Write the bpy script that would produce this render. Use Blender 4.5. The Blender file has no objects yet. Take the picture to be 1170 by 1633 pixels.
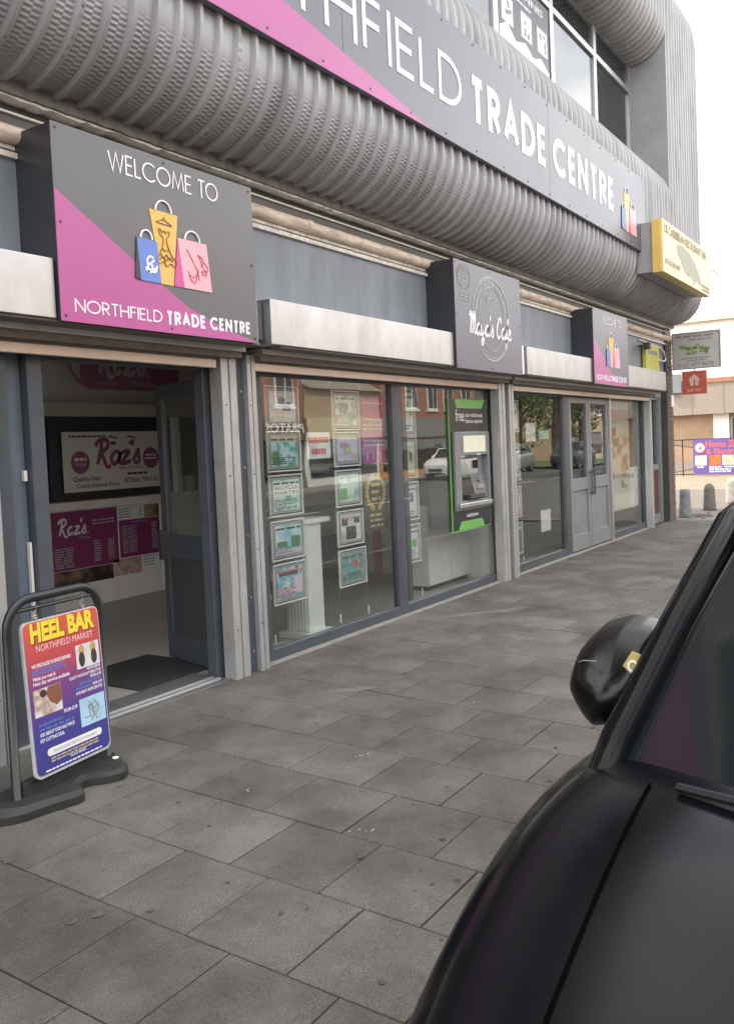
import bpy, math, random
from math import sin, cos, pi, radians
from mathutils import Vector, Matrix
random.seed(7)
S = bpy.context.scene
C = S.collection

# ------------------------------------------------------------ camera
yaw, pitch, roll = radians(33.054), radians(-2.601), radians(2.538)
fw = Vector((cos(pitch)*cos(yaw), cos(pitch)*sin(yaw), sin(pitch)))
rt = fw.cross(Vector((0, 0, 1))).normalized()
dn = fw.cross(rt)
r2 = cos(roll)*rt + sin(roll)*dn
d2 = -sin(roll)*rt + cos(roll)*dn
cam = bpy.data.cameras.new('camera')
co = bpy.data.objects.new('camera', cam); C.objects.link(co)
mw = Matrix((( r2.x, -d2.x, -fw.x, 0), (r2.y, -d2.y, -fw.y, 0), (r2.z, -d2.z, -fw.z, 1.6), (0, 0, 0, 1)))
co.matrix_world = mw
cam.sensor_width = 36; cam.sensor_fit = 'AUTO'
cam.lens = 36*1404.25/1633
cam.shift_y = -37.5/1633
cam.clip_start = 0.05; cam.clip_end = 2000
S.camera = co

# ------------------------------------------------------------ world, sun, exposure
TO_SUN = Vector((-0.30, 0.80, 1.0)).normalized()
w = bpy.data.worlds.new('World'); S.world = w; w.use_nodes = True
nt = w.node_tree; nt.nodes.clear()
out = nt.nodes.new('ShaderNodeOutputWorld'); bg = nt.nodes.new('ShaderNodeBackground')
sky = nt.nodes.new('ShaderNodeTexSky'); sky.sky_type = 'NISHITA'; sky.sun_disc = False
sky.sun_elevation = math.asin(TO_SUN.z); sky.sun_rotation = math.atan2(TO_SUN.x, TO_SUN.y)
sky.air_density = 1.2; sky.dust_density = 3.0; sky.ozone_density = 1.0
tc = nt.nodes.new('ShaderNodeTexCoord')
mp = nt.nodes.new('ShaderNodeMapping'); mp.inputs['Scale'].default_value = (1, 1, 2.6)
cn = nt.nodes.new('ShaderNodeTexNoise'); cn.inputs['Scale'].default_value = 2.2; cn.inputs['Detail'].default_value = 7
cr = nt.nodes.new('ShaderNodeValToRGB'); cr.color_ramp.elements[0].position = 0.30; cr.color_ramp.elements[1].position = 0.55
mx = nt.nodes.new('ShaderNodeMix'); mx.data_type = 'RGBA'
nt.links.new(tc.outputs['Generated'], mp.inputs['Vector']); nt.links.new(mp.outputs[0], cn.inputs['Vector'])
nt.links.new(cn.outputs['Fac'], cr.inputs['Fac']); nt.links.new(cr.outputs['Color'], mx.inputs['Factor'])
nt.links.new(sky.outputs['Color'], mx.inputs['A']); mx.inputs['B'].default_value = (9.6, 9.4, 9.2, 1)
nt.links.new(mx.outputs['Result'], bg.inputs['Color']); bg.inputs['Strength'].default_value = 0.15
nt.links.new(bg.outputs[0], out.inputs['Surface'])
sl = bpy.data.lights.new('sun', 'SUN'); sl.energy = 2.2; sl.angle = radians(0.6); sl.color = (1, 0.88, 0.70)
so = bpy.data.objects.new('sun', sl); C.objects.link(so)
so.rotation_euler = (-TO_SUN).to_track_quat('-Z', 'Y').to_euler(); so.location = (0, 0, 30)
S.view_settings.view_transform = 'Standard'; S.view_settings.look = 'None'
S.view_settings.exposure = 1.40; S.view_settings.gamma = 1; S.view_settings.use_curve_mapping = False
S.render.engine = 'CYCLES'
S.cycles.max_bounces = 10; S.cycles.transparent_max_bounces = 16; S.cycles.diffuse_bounces = 5

# ------------------------------------------------------------ helpers
OFF = {}
class MB:
    def __init__(s): s.v = []; s.f = []
    def add(s, vs, fs):
        n = len(s.v); s.v += [tuple(q) for q in vs]; s.f += [tuple(i+n for i in f) for f in fs]; return s
    def box(s, x0, x1, y0, y1, z0, z1):
        vs = [(x, y, z) for z in (z0, z1) for y in (y0, y1) for x in (x0, x1)]
        return s.add(vs, [(0, 2, 3, 1), (4, 5, 7, 6), (0, 1, 5, 4), (2, 6, 7, 3), (0, 4, 6, 2), (1, 3, 7, 5)])
    def prism(s, pts, M, w0, w1):
        """2D polygon (u,v) extruded in w between w0,w1, mapped by M(u,v,w)"""
        n = len(pts)
        vs = [M(u, v, w0) for u, v in pts] + [M(u, v, w1) for u, v in pts]
        fs = [tuple(range(n-1, -1, -1)), tuple(range(n, 2*n))] + [(i, (i+1) % n, n+(i+1) % n, n+i) for i in range(n)]
        return s.add(vs, fs)
    def tube(s, path, r, n=8, closed=False):
        path = [Vector(p) for p in path]; m = len(path); base = len(s.v)
        for i, p in enumerate(path):
            a = path[i-1] if (i or closed) else path[0]
            b = path[(i+1) % m] if (i < m-1 or closed) else path[-1]
            t = (b-a).normalized(); up = Vector((0, 0, 1)) if abs(t.z) < .95 else Vector((1, 0, 0))
            e1 = t.cross(up).normalized(); e2 = t.cross(e1)
            rr = r[i] if isinstance(r, (list, tuple)) else r
            for k in range(n):
                s.v.append(tuple(p + rr*(cos(2*pi*k/n)*e1 + sin(2*pi*k/n)*e2)))
        for i in range(m if closed else m-1):
            j = (i+1) % m
            for k in range(n):
                k2 = (k+1) % n
                s.f.append((base+i*n+k, base+i*n+k2, base+j*n+k2, base+j*n+k))
        if not closed:
            s.f.append(tuple(base+k for k in range(n))); s.f.append(tuple(base+(m-1)*n+k for k in range(n-1, -1, -1)))
        return s
    def lathe(s, prof, cx, cy, n=20):
        base = len(s.v)
        for r, z in prof:
            for k in range(n): s.v.append((cx+r*cos(2*pi*k/n), cy+r*sin(2*pi*k/n), z))
        for i in range(len(prof)-1):
            for k in range(n):
                k2 = (k+1) % n
                s.f.append((base+i*n+k, base+i*n+k2, base+(i+1)*n+k2, base+(i+1)*n+k))
        s.f.append(tuple(base+k for k in range(n-1, -1, -1))); s.f.append(tuple(base+(len(prof)-1)*n+k for k in range(n)))
        return s

def tag(o, label=None, cat=None, group=None, kind=None):
    if label: o['label'] = label
    if cat: o['category'] = cat
    if group: o['group'] = group
    if kind: o['kind'] = kind
    return o
def mesh(mb, name, mat, smooth=False, off=(0, 0, 0)):
    me = bpy.data.meshes.new(name)
    ox, oy, oz = off
    me.from_pydata([(x-ox, y-oy, z-oz) for x, y, z in mb.v], [], mb.f)
    for m in (mat if isinstance(mat, (list, tuple)) else [mat]): me.materials.append(m)
    if smooth: me.polygons.foreach_set('use_smooth', [True]*len(me.polygons))
    me.update()
    return me
def link(o, parent=None):
    C.objects.link(o)
    if parent: o.parent = parent
    return o
def thing(name, label, cat, loc, rz=0, group=None, local=False):
    o = bpy.data.objects.new(name, None); C.objects.link(o); o.empty_display_size = .1
    o.location = loc; o.rotation_euler = (0, 0, rz)
    OFF[o.name] = (0, 0, 0) if (rz or local) else tuple(loc)
    return tag(o, label, cat, group)
def part(mb, name, mat, parent, smooth=False, bevel=0):
    off = OFF[parent.name]
    o = bpy.data.objects.new(name, mesh(mb, name, mat, smooth, off)); link(o, parent); OFF[o.name] = off
    if name in STUFFN: o['kind'] = 'stuff'
    if bevel:
        b = o.modifiers.new('bevel', 'BEVEL'); b.width = bevel; b.segments = 2; b.limit_method = 'ANGLE'
    return o
def solo(mb, name, mat, label=None, cat=None, group=None, kind=None, smooth=False, bevel=0):
    """a thing that is one mesh, origin at its base centre"""
    xs = [v[0] for v in mb.v]; ys = [v[1] for v in mb.v]; zs = [v[2] for v in mb.v]
    off = ((min(xs)+max(xs))/2, (min(ys)+max(ys))/2, min(zs))
    o = bpy.data.objects.new(name, mesh(mb, name, mat, smooth, off)); o.location = off; link(o); OFF[o.name] = off
    if bevel:
        b = o.modifiers.new('bevel', 'BEVEL'); b.width = bevel; b.segments = 2; b.limit_method = 'ANGLE'
    return tag(o, label, cat, group, kind)
STUFFN = {'small_lettering', 'badge_lettering', 'price_lines', 'dark_lines', 'white_lettering', 'blue_lettering', 'yellow_lettering', 'ring_lettering', 'white_print', 'gold_print', 'red_print', 'print', 'print_detail', 'screw_heads', 'guide_bolts', 'pier_bolts', 'laurel_wreath', 'dress_drawing', 'shoe_drawing', 'face_drawing', 'food_picture', 'keys', 'eyebrow_drawing', 'cup_drawing', 'pipe_bracket'}
def bparts(name, mat, parent, *bx, bevel=0):
    for b_ in bx: part(MB().box(*b_), name, mat, parent, bevel=bevel)
def struct(mb, name, mat, smooth=False): return solo(mb, name, mat, kind='structure', smooth=smooth)

# ------------------------------------------------------------ materials
def mat(name, col, rough=.6, metal=0., var=.12, scale=6., bump=0., bscale=80., spec=.5, coat=0., dirt=0., stretch=(1, 1, 1), rnd=0.):
    m = bpy.data.materials.new(name); m.use_nodes = True; t = m.node_tree; N = t.nodes; L = t.links
    p = N['Principled BSDF']; p.inputs['Roughness'].default_value = rough; p.inputs['Metallic'].default_value = metal
    p.inputs['Specular IOR Level'].default_value = spec; p.inputs['Coat Weight'].default_value = coat
    tcn = N.new('ShaderNodeTexCoord'); mpn = N.new('ShaderNodeMapping'); mpn.inputs['Scale'].default_value = stretch
    L.new(tcn.outputs['Object'], mpn.inputs['Vector'])
    n1 = N.new('ShaderNodeTexNoise'); n1.inputs['Scale'].default_value = scale; n1.inputs['Detail'].default_value = 6; n1.inputs['Roughness'].default_value = .65
    L.new(mpn.outputs[0], n1.inputs['Vector'])
    rp = N.new('ShaderNodeValToRGB')
    a = [max(0, c*(1-var*1.6)) for c in col[:3]]; b = [min(1, c*(1+var*1.2)) for c in col[:3]]
    rp.color_ramp.elements[0].color = (*a, 1); rp.color_ramp.elements[1].color = (*b, 1)
    rp.color_ramp.elements[0].position = .3; rp.color_ramp.elements[1].position = .7
    L.new(n1.outputs['Fac'], rp.inputs['Fac']); last = rp.outputs['Color']
    if dirt:
        n2 = N.new('ShaderNodeTexNoise'); n2.inputs['Scale'].default_value = scale*2.7; n2.inputs['Detail'].default_value = 9
        L.new(mpn.outputs[0], n2.inputs['Vector'])
        r2_ = N.new('ShaderNodeValToRGB'); r2_.color_ramp.elements[0].position = .52; r2_.color_ramp.elements[1].position = .72
        L.new(n2.outputs['Fac'], r2_.inputs['Fac'])
        mm = N.new('ShaderNodeMath'); mm.operation = 'MULTIPLY'; mm.inputs[1].default_value = dirt; L.new(r2_.outputs['Color'], mm.inputs[0])
        mi = N.new('ShaderNodeMix'); mi.data_type = 'RGBA'; L.new(mm.outputs[0], mi.inputs['Factor']); L.new(last, mi.inputs['A'])
        mi.inputs['B'].default_value = (.07, .06, .05, 1); last = mi.outputs['Result']
    if rnd:
        oi = N.new('ShaderNodeObjectInfo'); mr = N.new('ShaderNodeMapRange'); mr.inputs['To Min'].default_value = 1-rnd; mr.inputs['To Max'].default_value = 1+rnd
        L.new(oi.outputs['Random'], mr.inputs['Value'])
        hs = N.new('ShaderNodeHueSaturation'); L.new(mr.outputs[0], hs.inputs['Value']); L.new(last, hs.inputs['Color']); last = hs.outputs['Color']
    L.new(last, p.inputs['Base Color'])
    rr = N.new('ShaderNodeMapRange'); rr.inputs['To Min'].default_value = max(.02, rough-.08); rr.inputs['To Max'].default_value = min(1, rough+.1)
    L.new(n1.outputs['Fac'], rr.inputs['Value']); L.new(rr.outputs[0], p.inputs['Roughness'])
    if bump:
        n3 = N.new('ShaderNodeTexNoise'); n3.inputs['Scale'].default_value = bscale; n3.inputs['Detail'].default_value = 4
        L.new(mpn.outputs[0], n3.inputs['Vector']); bp = N.new('ShaderNodeBump'); bp.inputs['Strength'].default_value = bump; bp.inputs['Distance'].default_value = .01
        L.new(n3.outputs['Fac'], bp.inputs['Height']); L.new(bp.outputs[0], p.inputs['Normal'])
    return m
def glass_mat(name, tint=(1, 1, 1), ior=1.5, rough=0.0):
    m = bpy.data.materials.new(name); m.use_nodes = True; t = m.node_tree; N = t.nodes; L = t.links; N.clear()
    o = N.new('ShaderNodeOutputMaterial'); mixn = N.new('ShaderNodeMixShader'); tr = N.new('ShaderNodeBsdfTransparent'); gl = N.new('ShaderNodeBsdfGlossy')
    tr.inputs['Color'].default_value = (*tint, 1); gl.inputs['Roughness'].default_value = rough
    fr = N.new('ShaderNodeFresnel'); ge = N.new('ShaderNodeNewGeometry'); mr = N.new('ShaderNodeMapRange')
    mr.inputs['To Min'].default_value = ior; mr.inputs['To Max'].default_value = 1/ior
    L.new(ge.outputs['Backfacing'], mr.inputs['Value']); L.new(mr.outputs[0], fr.inputs['IOR'])
    tcn = N.new('ShaderNodeTexCoord'); nn = N.new('ShaderNodeTexNoise'); nn.inputs['Scale'].default_value = .9; bp = N.new('ShaderNodeBump'); bp.inputs['Strength'].default_value = .02; bp.inputs['Distance'].default_value = .1
    L.new(tcn.outputs['Object'], nn.inputs['Vector']); L.new(nn.outputs['Fac'], bp.inputs['Height']); L.new(bp.outputs[0], gl.inputs['Normal'])
    L.new(fr.outputs[0], mixn.inputs['Fac']); L.new(tr.outputs[0], mixn.inputs[1]); L.new(gl.outputs[0], mixn.inputs[2]); L.new(mixn.outputs[0], o.inputs['Surface'])
    return m
def print_mat(name, cols, scale=9., seed=0., rough=.35, stretch=(1, 1, 1)):
    """flat colour print: blotches of the given colours"""
    m = bpy.data.materials.new(name); m.use_nodes = True; t = m.node_tree; N = t.nodes; L = t.links; p = N['Principled BSDF']
    p.inputs['Roughness'].default_value = rough
    tcn = N.new('ShaderNodeTexCoord'); mpn = N.new('ShaderNodeMapping'); mpn.inputs['Location'].default_value = (seed*3.1, seed*1.7, seed*2.3); mpn.inputs['Scale'].default_value = stretch
    n1 = N.new('ShaderNodeTexNoise'); n1.inputs['Scale'].default_value = scale; n1.inputs['Detail'].default_value = 3
    L.new(tcn.outputs['Object'], mpn.inputs['Vector']); L.new(mpn.outputs[0], n1.inputs['Vector'])
    rp = N.new('ShaderNodeValToRGB'); e = rp.color_ramp.elements; k = len(cols)
    while len(e) < k: e.new(.5)
    for i, c in enumerate(cols): e[i].position = .33+.36*i/max(1, k-1); e[i].color = (*c, 1)
    L.new(n1.outputs['Fac'], rp.inputs['Fac']); L.new(rp.outputs[0], p.inputs['Base Color'])
    return m
def grad_mat(name, z0, z1, stops, rough=.3):
    """printed vertical colour blend along local z (ink, not light)"""
    m = bpy.data.materials.new(name); m.use_nodes = True; t = m.node_tree; N = t.nodes; L = t.links; p = N['Principled BSDF']; p.inputs['Roughness'].default_value = rough
    tcn = N.new('ShaderNodeTexCoord'); sx = N.new('ShaderNodeSeparateXYZ'); mr = N.new('ShaderNodeMapRange'); mr.inputs['From Min'].default_value = z0; mr.inputs['From Max'].default_value = z1
    rp = N.new('ShaderNodeValToRGB'); e = rp.color_ramp.elements
    while len(e) < len(stops): e.new(.5)
    for i, (q, c) in enumerate(stops): e[i].position = q; e[i].color = (*c, 1)
    L.new(tcn.outputs['Object'], sx.inputs[0]); L.new(sx.outputs['Z'], mr.inputs['Value']); L.new(mr.outputs[0], rp.inputs['Fac']); L.new(rp.outputs[0], p.inputs['Base Color'])
    return m
def flat(name, col, rough=.45): return mat(name, col, rough, var=.04, scale=12)

M = {}
def slab_mat():
    m = mat('paving_concrete', (.134, .128, .119), .85, var=.13, scale=2.2, bump=.25, bscale=320, spec=.25, rnd=.12)
    t = m.node_tree; N = t.nodes; L = t.links; p = N['Principled BSDF']
    src = p.inputs['Base Color'].links[0].from_socket
    ge = N.new('ShaderNodeNewGeometry')
    # fine aggregate speckle
    sp = N.new('ShaderNodeTexNoise'); sp.inputs['Scale'].default_value = 160; sp.inputs['Detail'].default_value = 2; L.new(ge.outputs['Position'], sp.inputs['Vector'])
    rp = N.new('ShaderNodeValToRGB'); rp.color_ramp.elements[0].position = .38; rp.color_ramp.elements[0].color = (.74, .74, .74, 1); rp.color_ramp.elements[1].position = .66; rp.color_ramp.elements[1].color = (1.2, 1.2, 1.18, 1)
    L.new(sp.outputs['Fac'], rp.inputs['Fac'])
    mu = N.new('ShaderNodeMix'); mu.data_type = 'RGBA'; mu.blend_type = 'MULTIPLY'; mu.inputs['Factor'].default_value = 1; L.new(src, mu.inputs['A']); L.new(rp.outputs[0], mu.inputs['B'])
    # wide grime over many slabs
    gr = N.new('ShaderNodeTexNoise'); gr.inputs['Scale'].default_value = 1.3; gr.inputs['Detail'].default_value = 8; gr.inputs['Roughness'].default_value = .7; L.new(ge.outputs['Position'], gr.inputs['Vector'])
    gp = N.new('ShaderNodeValToRGB'); gp.color_ramp.elements[0].position = .36; gp.color_ramp.elements[0].color = (.62, .61, .59, 1); gp.color_ramp.elements[1].position = .62; gp.color_ramp.elements[1].color = (1.12, 1.11, 1.08, 1)
    L.new(gr.outputs['Fac'], gp.inputs['Fac'])
    m2 = N.new('ShaderNodeMix'); m2.data_type = 'RGBA'; m2.blend_type = 'MULTIPLY'; m2.inputs['Factor'].default_value = 1; L.new(mu.outputs['Result'], m2.inputs['A']); L.new(gp.outputs[0], m2.inputs['B'])
    last = m2.outputs['Result']
    # spilt-drink stains with their own ragged shapes
    for (cx, cy, r, k) in ((3.18, 2.42, .17, .5), (3.05, 2.28, .10, .35), (4.5, 2.75, .22, .25), (6.3, 3.3, .3, .2)):
        vd = N.new('ShaderNodeVectorMath'); vd.operation = 'DISTANCE'; vd.inputs[1].default_value = (cx, cy, -.05)
        ad = N.new('ShaderNodeVectorMath'); ad.operation = 'MULTIPLY_ADD'; ad.inputs[1].default_value = (.14, .14, .14); L.new(gr.outputs['Color'], ad.inputs[0]); L.new(ge.outputs['Position'], ad.inputs[2]); L.new(ad.outputs[0], vd.inputs[0])
        mr = N.new('ShaderNodeMapRange'); mr.inputs['From Min'].default_value = r*.55; mr.inputs['From Max'].default_value = r; mr.inputs['To Min'].default_value = k; mr.inputs['To Max'].default_value = 0; L.new(vd.outputs['Value'], mr.inputs['Value'])
        mi = N.new('ShaderNodeMix'); mi.data_type = 'RGBA'; L.new(mr.outputs[0], mi.inputs['Factor']); L.new(last, mi.inputs['A']); mi.inputs['B'].default_value = (.06, .058, .055, 1); last = mi.outputs['Result']
    # pale mortar smears
    for (x0_, y0_, x1_, y1_) in ((4.75, 3.55, 5.05, 3.25), (7.1, 4.1, 8.2, 3.35)):
        mp_ = N.new('ShaderNodeMapping'); mp_.vector_type = 'TEXTURE'; mp_.inputs['Location'].default_value = ((x0_+x1_)/2, (y0_+y1_)/2, 0); mp_.inputs['Rotation'].default_value = (0, 0, math.atan2(y1_-y0_, x1_-x0_)); mp_.inputs['Scale'].default_value = (math.hypot(x1_-x0_, y1_-y0_)/2, .05, 1)
        ad = N.new('ShaderNodeVectorMath'); ad.operation = 'MULTIPLY_ADD'; ad.inputs[1].default_value = (.10, .10, 0); L.new(gr.outputs['Color'], ad.inputs[0]); L.new(ge.outputs['Position'], ad.inputs[2]); L.new(ad.outputs[0], mp_.inputs['Vector'])
        ln = N.new('ShaderNodeVectorMath'); ln.operation = 'LENGTH'; L.new(mp_.outputs[0], ln.inputs[0])
        mr = N.new('ShaderNodeMapRange'); mr.inputs['From Min'].default_value = .4; mr.inputs['From Max'].default_value = 1.1; mr.inputs['To Min'].default_value = .35; mr.inputs['To Max'].default_value = 0; L.new(ln.outputs['Value'], mr.inputs['Value'])
        mi = N.new('ShaderNodeMix'); mi.data_type = 'RGBA'; L.new(mr.outputs[0], mi.inputs['Factor']); L.new(last, mi.inputs['A']); mi.inputs['B'].default_value = (.27, .25, .225, 1); last = mi.outputs['Result']
    L.new(last, p.inputs['Base Color'])
    return m
M['slab'] = slab_mat()
M['joint'] = mat('paving_joint_sand', (.078, .074, .068), .95, var=.35, scale=18)
M['asphalt'] = mat('road_asphalt', (.075, .073, .07), .9, var=.15, scale=2, bump=.4, bscale=200)
M['yard'] = mat('yard_concrete', (.23, .175, .125), .9, var=.12, scale=.8, bump=.2, bscale=50)
M['kerb'] = mat('kerb_concrete', (.25, .24, .22), .85, var=.15, scale=8, bump=.3)
M['clad'] = mat('grey_painted_cladding', (.345, .347, .358), .40, metal=.15, var=.14, scale=1.3, dirt=.26, spec=.5, stretch=(2.4, .8, .45))
M['cladlap'] = mat('dull_lap_strip', (.30, .30, .30), .5, var=.2, scale=5, dirt=.3, stretch=(2, 1, .6))
M['wallgrey'] = mat('grey_render', (.29, .29, .30), .7, var=.08, scale=2, bump=.15, dirt=.12)
M['bluegrey'] = mat('blue_grey_frame_paint', (.066, .076, .090), .35, var=.10, scale=5, dirt=.10)
M['bluepale'] = mat('pale_blue_grey_panel', (.19, .212, .24), .5, var=.16, scale=1.5, dirt=.16, stretch=(2.5, 1, .6))
M['steel'] = mat('galvanised_shutter_steel', (.45, .445, .44), .40, metal=.5, var=.07, scale=4, dirt=.16, stretch=(1, 1, .5))
M['shutter'] = mat('brown_grey_shutter_rail', (.17, .155, .145), .5, metal=.2, var=.15, scale=10, dirt=.3)
M['shutterdk'] = mat('dark_grey_rail', (.12, .115, .11), .6, var=.15, scale=10, dirt=.3)
M['cream'] = mat('cream_shutter_bar', (.78, .62, .50), .45, var=.06, scale=6)
M['silver'] = mat('brushed_silver_fascia', (.54, .545, .55), .33, metal=.85, var=.10, scale=1.6, dirt=.12, stretch=(2.2, 1, .9))
M['white'] = mat('white_paint', (.78, .78, .76), .5, var=.06, scale=5, dirt=.05)
M['offwhite'] = mat('off_white_board', (.76, .745, .70), .55, var=.06, scale=3)
M['offgrey'] = mat('dull_white_board', (.50, .50, .51), .45, var=.08, scale=8, dirt=.1)
M['flake'] = mat('flaking_white_paint', (.70, .66, .58), .7, var=.2, scale=14, dirt=.45, bump=.4, bscale=60)
M['rust'] = mat('rusty_cream_pipe', (.68, .56, .44), .55, var=.25, scale=7, dirt=.35, stretch=(.5, 2, 2))
M['flakew'] = mat('bright_flaking_paint', (.82, .80, .74), .6, var=.10, scale=20, dirt=.25)
M['beam'] = mat('weathered_concrete_beam', (.20, .192, .182), .9, var=.22, scale=9, bump=.3, bscale=60, dirt=.25, stretch=(1.6, 1, .6))
M['signgrey'] = mat('charcoal_sign_panel', (.125, .122, .128), .30, var=.05, scale=1.5)
M['signgrey2'] = mat('slate_sign_panel', (.135, .138, .165), .32, var=.05, scale=1.2, dirt=.05)
M['signside'] = mat('black_sign_return', (.032, .033, .04), .3, var=.1, scale=3)
M['pink'] = mat('magenta_sign_film', (.45, .095, .285), .32, var=.04, scale=2)
M['letter'] = mat('white_sign_letter', (.80, .79, .82), .4, var=.03)
M['letterdim'] = mat('silver_grey_sign_line', (.42, .43, .42), .45, var=.05)
M['gold'] = mat('gold_print', (.52, .38, .13), .4, var=.05)
M['bagy'] = mat('yellow_bag_print', (.72, .45, .10), .4, var=.05); M['bagb'] = mat('blue_bag_print', (.13, .22, .58), .4, var=.05)
M['bagp'] = mat('pale_pink_bag_print', (.78, .40, .46), .4, var=.04); M['bagpd'] = mat('deep_pink_bag_side', (.62, .08, .30), .4, var=.04)
M['ink'] = flat('dark_ink', (.05, .035, .03)); M['sepia'] = flat('sepia_ink', (.26, .13, .04)); M['redink'] = flat('red_ink', (.55, .05, .06)); M['inkgrey'] = flat('grey_ink', (.22, .22, .22))
M['glass'] = glass_mat('shop_glass', (.93, .95, .94), 1.92)
M['glassdim'] = glass_mat('office_glass', (.55, .58, .60), 2.2)
M['black'] = mat('black_rubber', (.022, .023, .025), .6, var=.2, scale=12, bump=.3, bscale=150)
M['blackpaint'] = mat('black_tube_paint', (.018, .019, .022), .38, var=.15, scale=8)
M['chrome'] = mat('spring_steel', (.5, .47, .40), .3, metal=.9, var=.2, scale=20)
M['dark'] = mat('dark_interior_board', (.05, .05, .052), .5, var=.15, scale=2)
M['intwall'] = mat('interior_wall', (.68, .665, .63), .8, var=.08, scale=1)
M['intceil'] = mat('interior_ceiling', (.74, .73, .71), .8, var=.05, scale=1)
M['intfloor'] = mat('interior_floor_tile', (.40, .38, .345), .4, var=.12, scale=1.5)
M['mat'] = mat('entrance_mat', (.035, .036, .042), .95, var=.2, scale=60, bump=.6, bscale=300)
M['plum'] = mat('plum_print', (.23, .035, .125), .4, var=.04)
M['plumdim'] = mat('plum_faded_print', (.30, .10, .19), .45, var=.04)
M['green'] = mat('green_plastic', (.15, .40, .085), .35, var=.04)
M['atm'] = mat('grey_cash_machine_casing', (.20, .205, .215), .4, var=.05)
M['atmdark'] = mat('charcoal_surround', (.028, .028, .028), .22, var=.05)
M['screen'] = mat('pale_screen', (.80, .78, .64), .25, var=.03)
M['acrylic'] = mat('acrylic_edge', (.86, .88, .86), .15, var=.04)
M['brick'] = mat('weathered_brick', (.13, .105, .09), .9, var=.3, scale=30, bump=.6, bscale=40)
M['gap'] = mat('shadow_gap_black', (.002, .002, .002), 1, var=0, spec=0)

# ------------------------------------------------------------ lettering
def arc(cx, cy, rx, ry, a0, a1, n=14): return [(cx+rx*cos(radians(a0+(a1-a0)*i/n)), cy+ry*sin(radians(a0+(a1-a0)*i/n))) for i in range(n+1)]
GL = {
 'N': (.70, [[(0, 0), (0, 1)], [(.0, 1), (.70, 0)], [(.70, 0), (.70, 1)]]), 'O': (.98, [arc(.49, .5, .49, .5, 0, 360, 32)]),
 'R': (.52, [[(0, 0), (0, 1)], [(0, 1), (.22, 1)] + arc(.24, .74, .26, .26, 90, -90, 10) + [(0, .48)], [(.20, .48), (.52, 0)]]),
 'T': (.54, [[(0, 1), (.54, 1)], [(.27, 1), (.27, 0)]]), 'H': (.66, [[(0, 0), (0, 1)], [(.66, 0), (.66, 1)], [(0, .52), (.66, .52)]]),
 'F': (.42, [[(0, 0), (0, 1), (.42, 1)], [(0, .54), (.38, .54)]]), 'I': (.0, [[(0, 0), (0, 1)]]),
 'E': (.44, [[(.44, 0), (0, 0), (0, 1), (.44, 1)], [(0, .52), (.40, .52)]]), 'L': (.38, [[(0, 1), (0, 0), (.38, 0)]]),
 'D': (.70, [[(0, 0), (0, 1), (.24, 1)] + arc(.22, .5, .48, .5, 85, -85, 16) + [(.24, 0), (0, 0)]]),
 'A': (.74, [[(0, 0), (.37, 1), (.74, 0)], [(.13, .34), (.61, .34)]]),
 'C': (.86, [arc(.5, .5, .5, .5, 45, 315, 22)]), 'W': (1.0, [[(0, 1), (.25, 0), (.5, 1), (.75, 0), (1.0, 1)]]),
 'M': (.86, [[(0, 0), (.13, 1), (.43, .1), (.73, 1), (.86, 0)]]), ' ': (.30, []),
 'U': (.62, [[(0, 1), (0, .3)] + arc(.31, .3, .31, .3, 180, 360, 10) + [(.62, 1)]]), 'S': (.5, [arc(.25, .75, .23, .25, 30, 260, 10) + arc(.25, .25, .25, .25, 80, -150, 10)]),
 'B': (.5, [[(0, 0), (0, 1)], [(0, 1), (.22, 1)] + arc(.22, .75, .24, .25, 90, -90, 8) + [(0, .5)], [(.2, .5)] + arc(.22, .25, .27, .25, 90, -90, 8) + [(0, 0)]]),
 'J': (.35, [[(.35, 1), (.35, .25)] + arc(.17, .25, .18, .25, 0, -170, 8)]),
}
SCRIPT = {
 'M': (1.5, [[(0, 1.5), (.22, 1.9), (.36, 1.6), (.28, .02)], [(.33, .8), (.7, 1.9), (.82, 1.6), (.72, .02)], [(.78, .8), (1.15, 1.9), (1.28, 1.6), (1.18, .3), (1.32, .02), (1.55, .25)]]),
 'a': (1.0, [[(.85, .8), (.5, 1), (.12, .6), (.2, .1), (.5, .02), (.8, .45), (.9, .95), (.82, .3), (.98, .02), (1.2, .25)]]),
 'y': (.95, [[(.1, .95), (.08, .4), (.3, .05), (.65, .35), (.85, 1), (.78, .2), (.62, -.6), (.35, -.85), (.2, -.55), (.6, -.1), (1.1, .25)]]),
 "'": (.3, [[(.18, 1.95), (.1, 1.45)]]), ' ': (.5, []),
 's': (.75, [[(0, .15), (.42, 1.05), (.48, .6), (.6, .25), (.4, 0), (.1, .12)]]),
 'C': (1.15, [[(1.1, 1.45), (1.0, 1.85), (.6, 1.8), (.2, 1.2), (.15, .5), (.5, .02), (1.0, .3)]]),
 'f': (.7, [[(0, .1), (.45, 1.2), (.72, 1.8), (.6, 1.95), (.48, 1.6), (.36, .3), (.26, -.6), (.1, -.75), (.18, -.35), (.5, .1), (.8, .22)]]),
 'e': (.8, [[(.1, .4), (.5, .6), (.58, .88), (.35, 1), (.1, .6), (.2, .1), (.5, .02), (.85, .25)]]),
 'R': (1.25, [[(.4, 1.9), (.32, 1), (.12, .0)], [(-.15, 1.45), (.15, 1.9), (.75, 1.98), (.98, 1.5), (.6, 1.08), (.32, 1.0), (.6, .5), (.95, -.2), (1.3, -.12)]]),
 'z': (.9, [[(.08, .9), (.72, .95), (.1, .06), (.65, .08), (.95, .25)]]),
}
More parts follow.
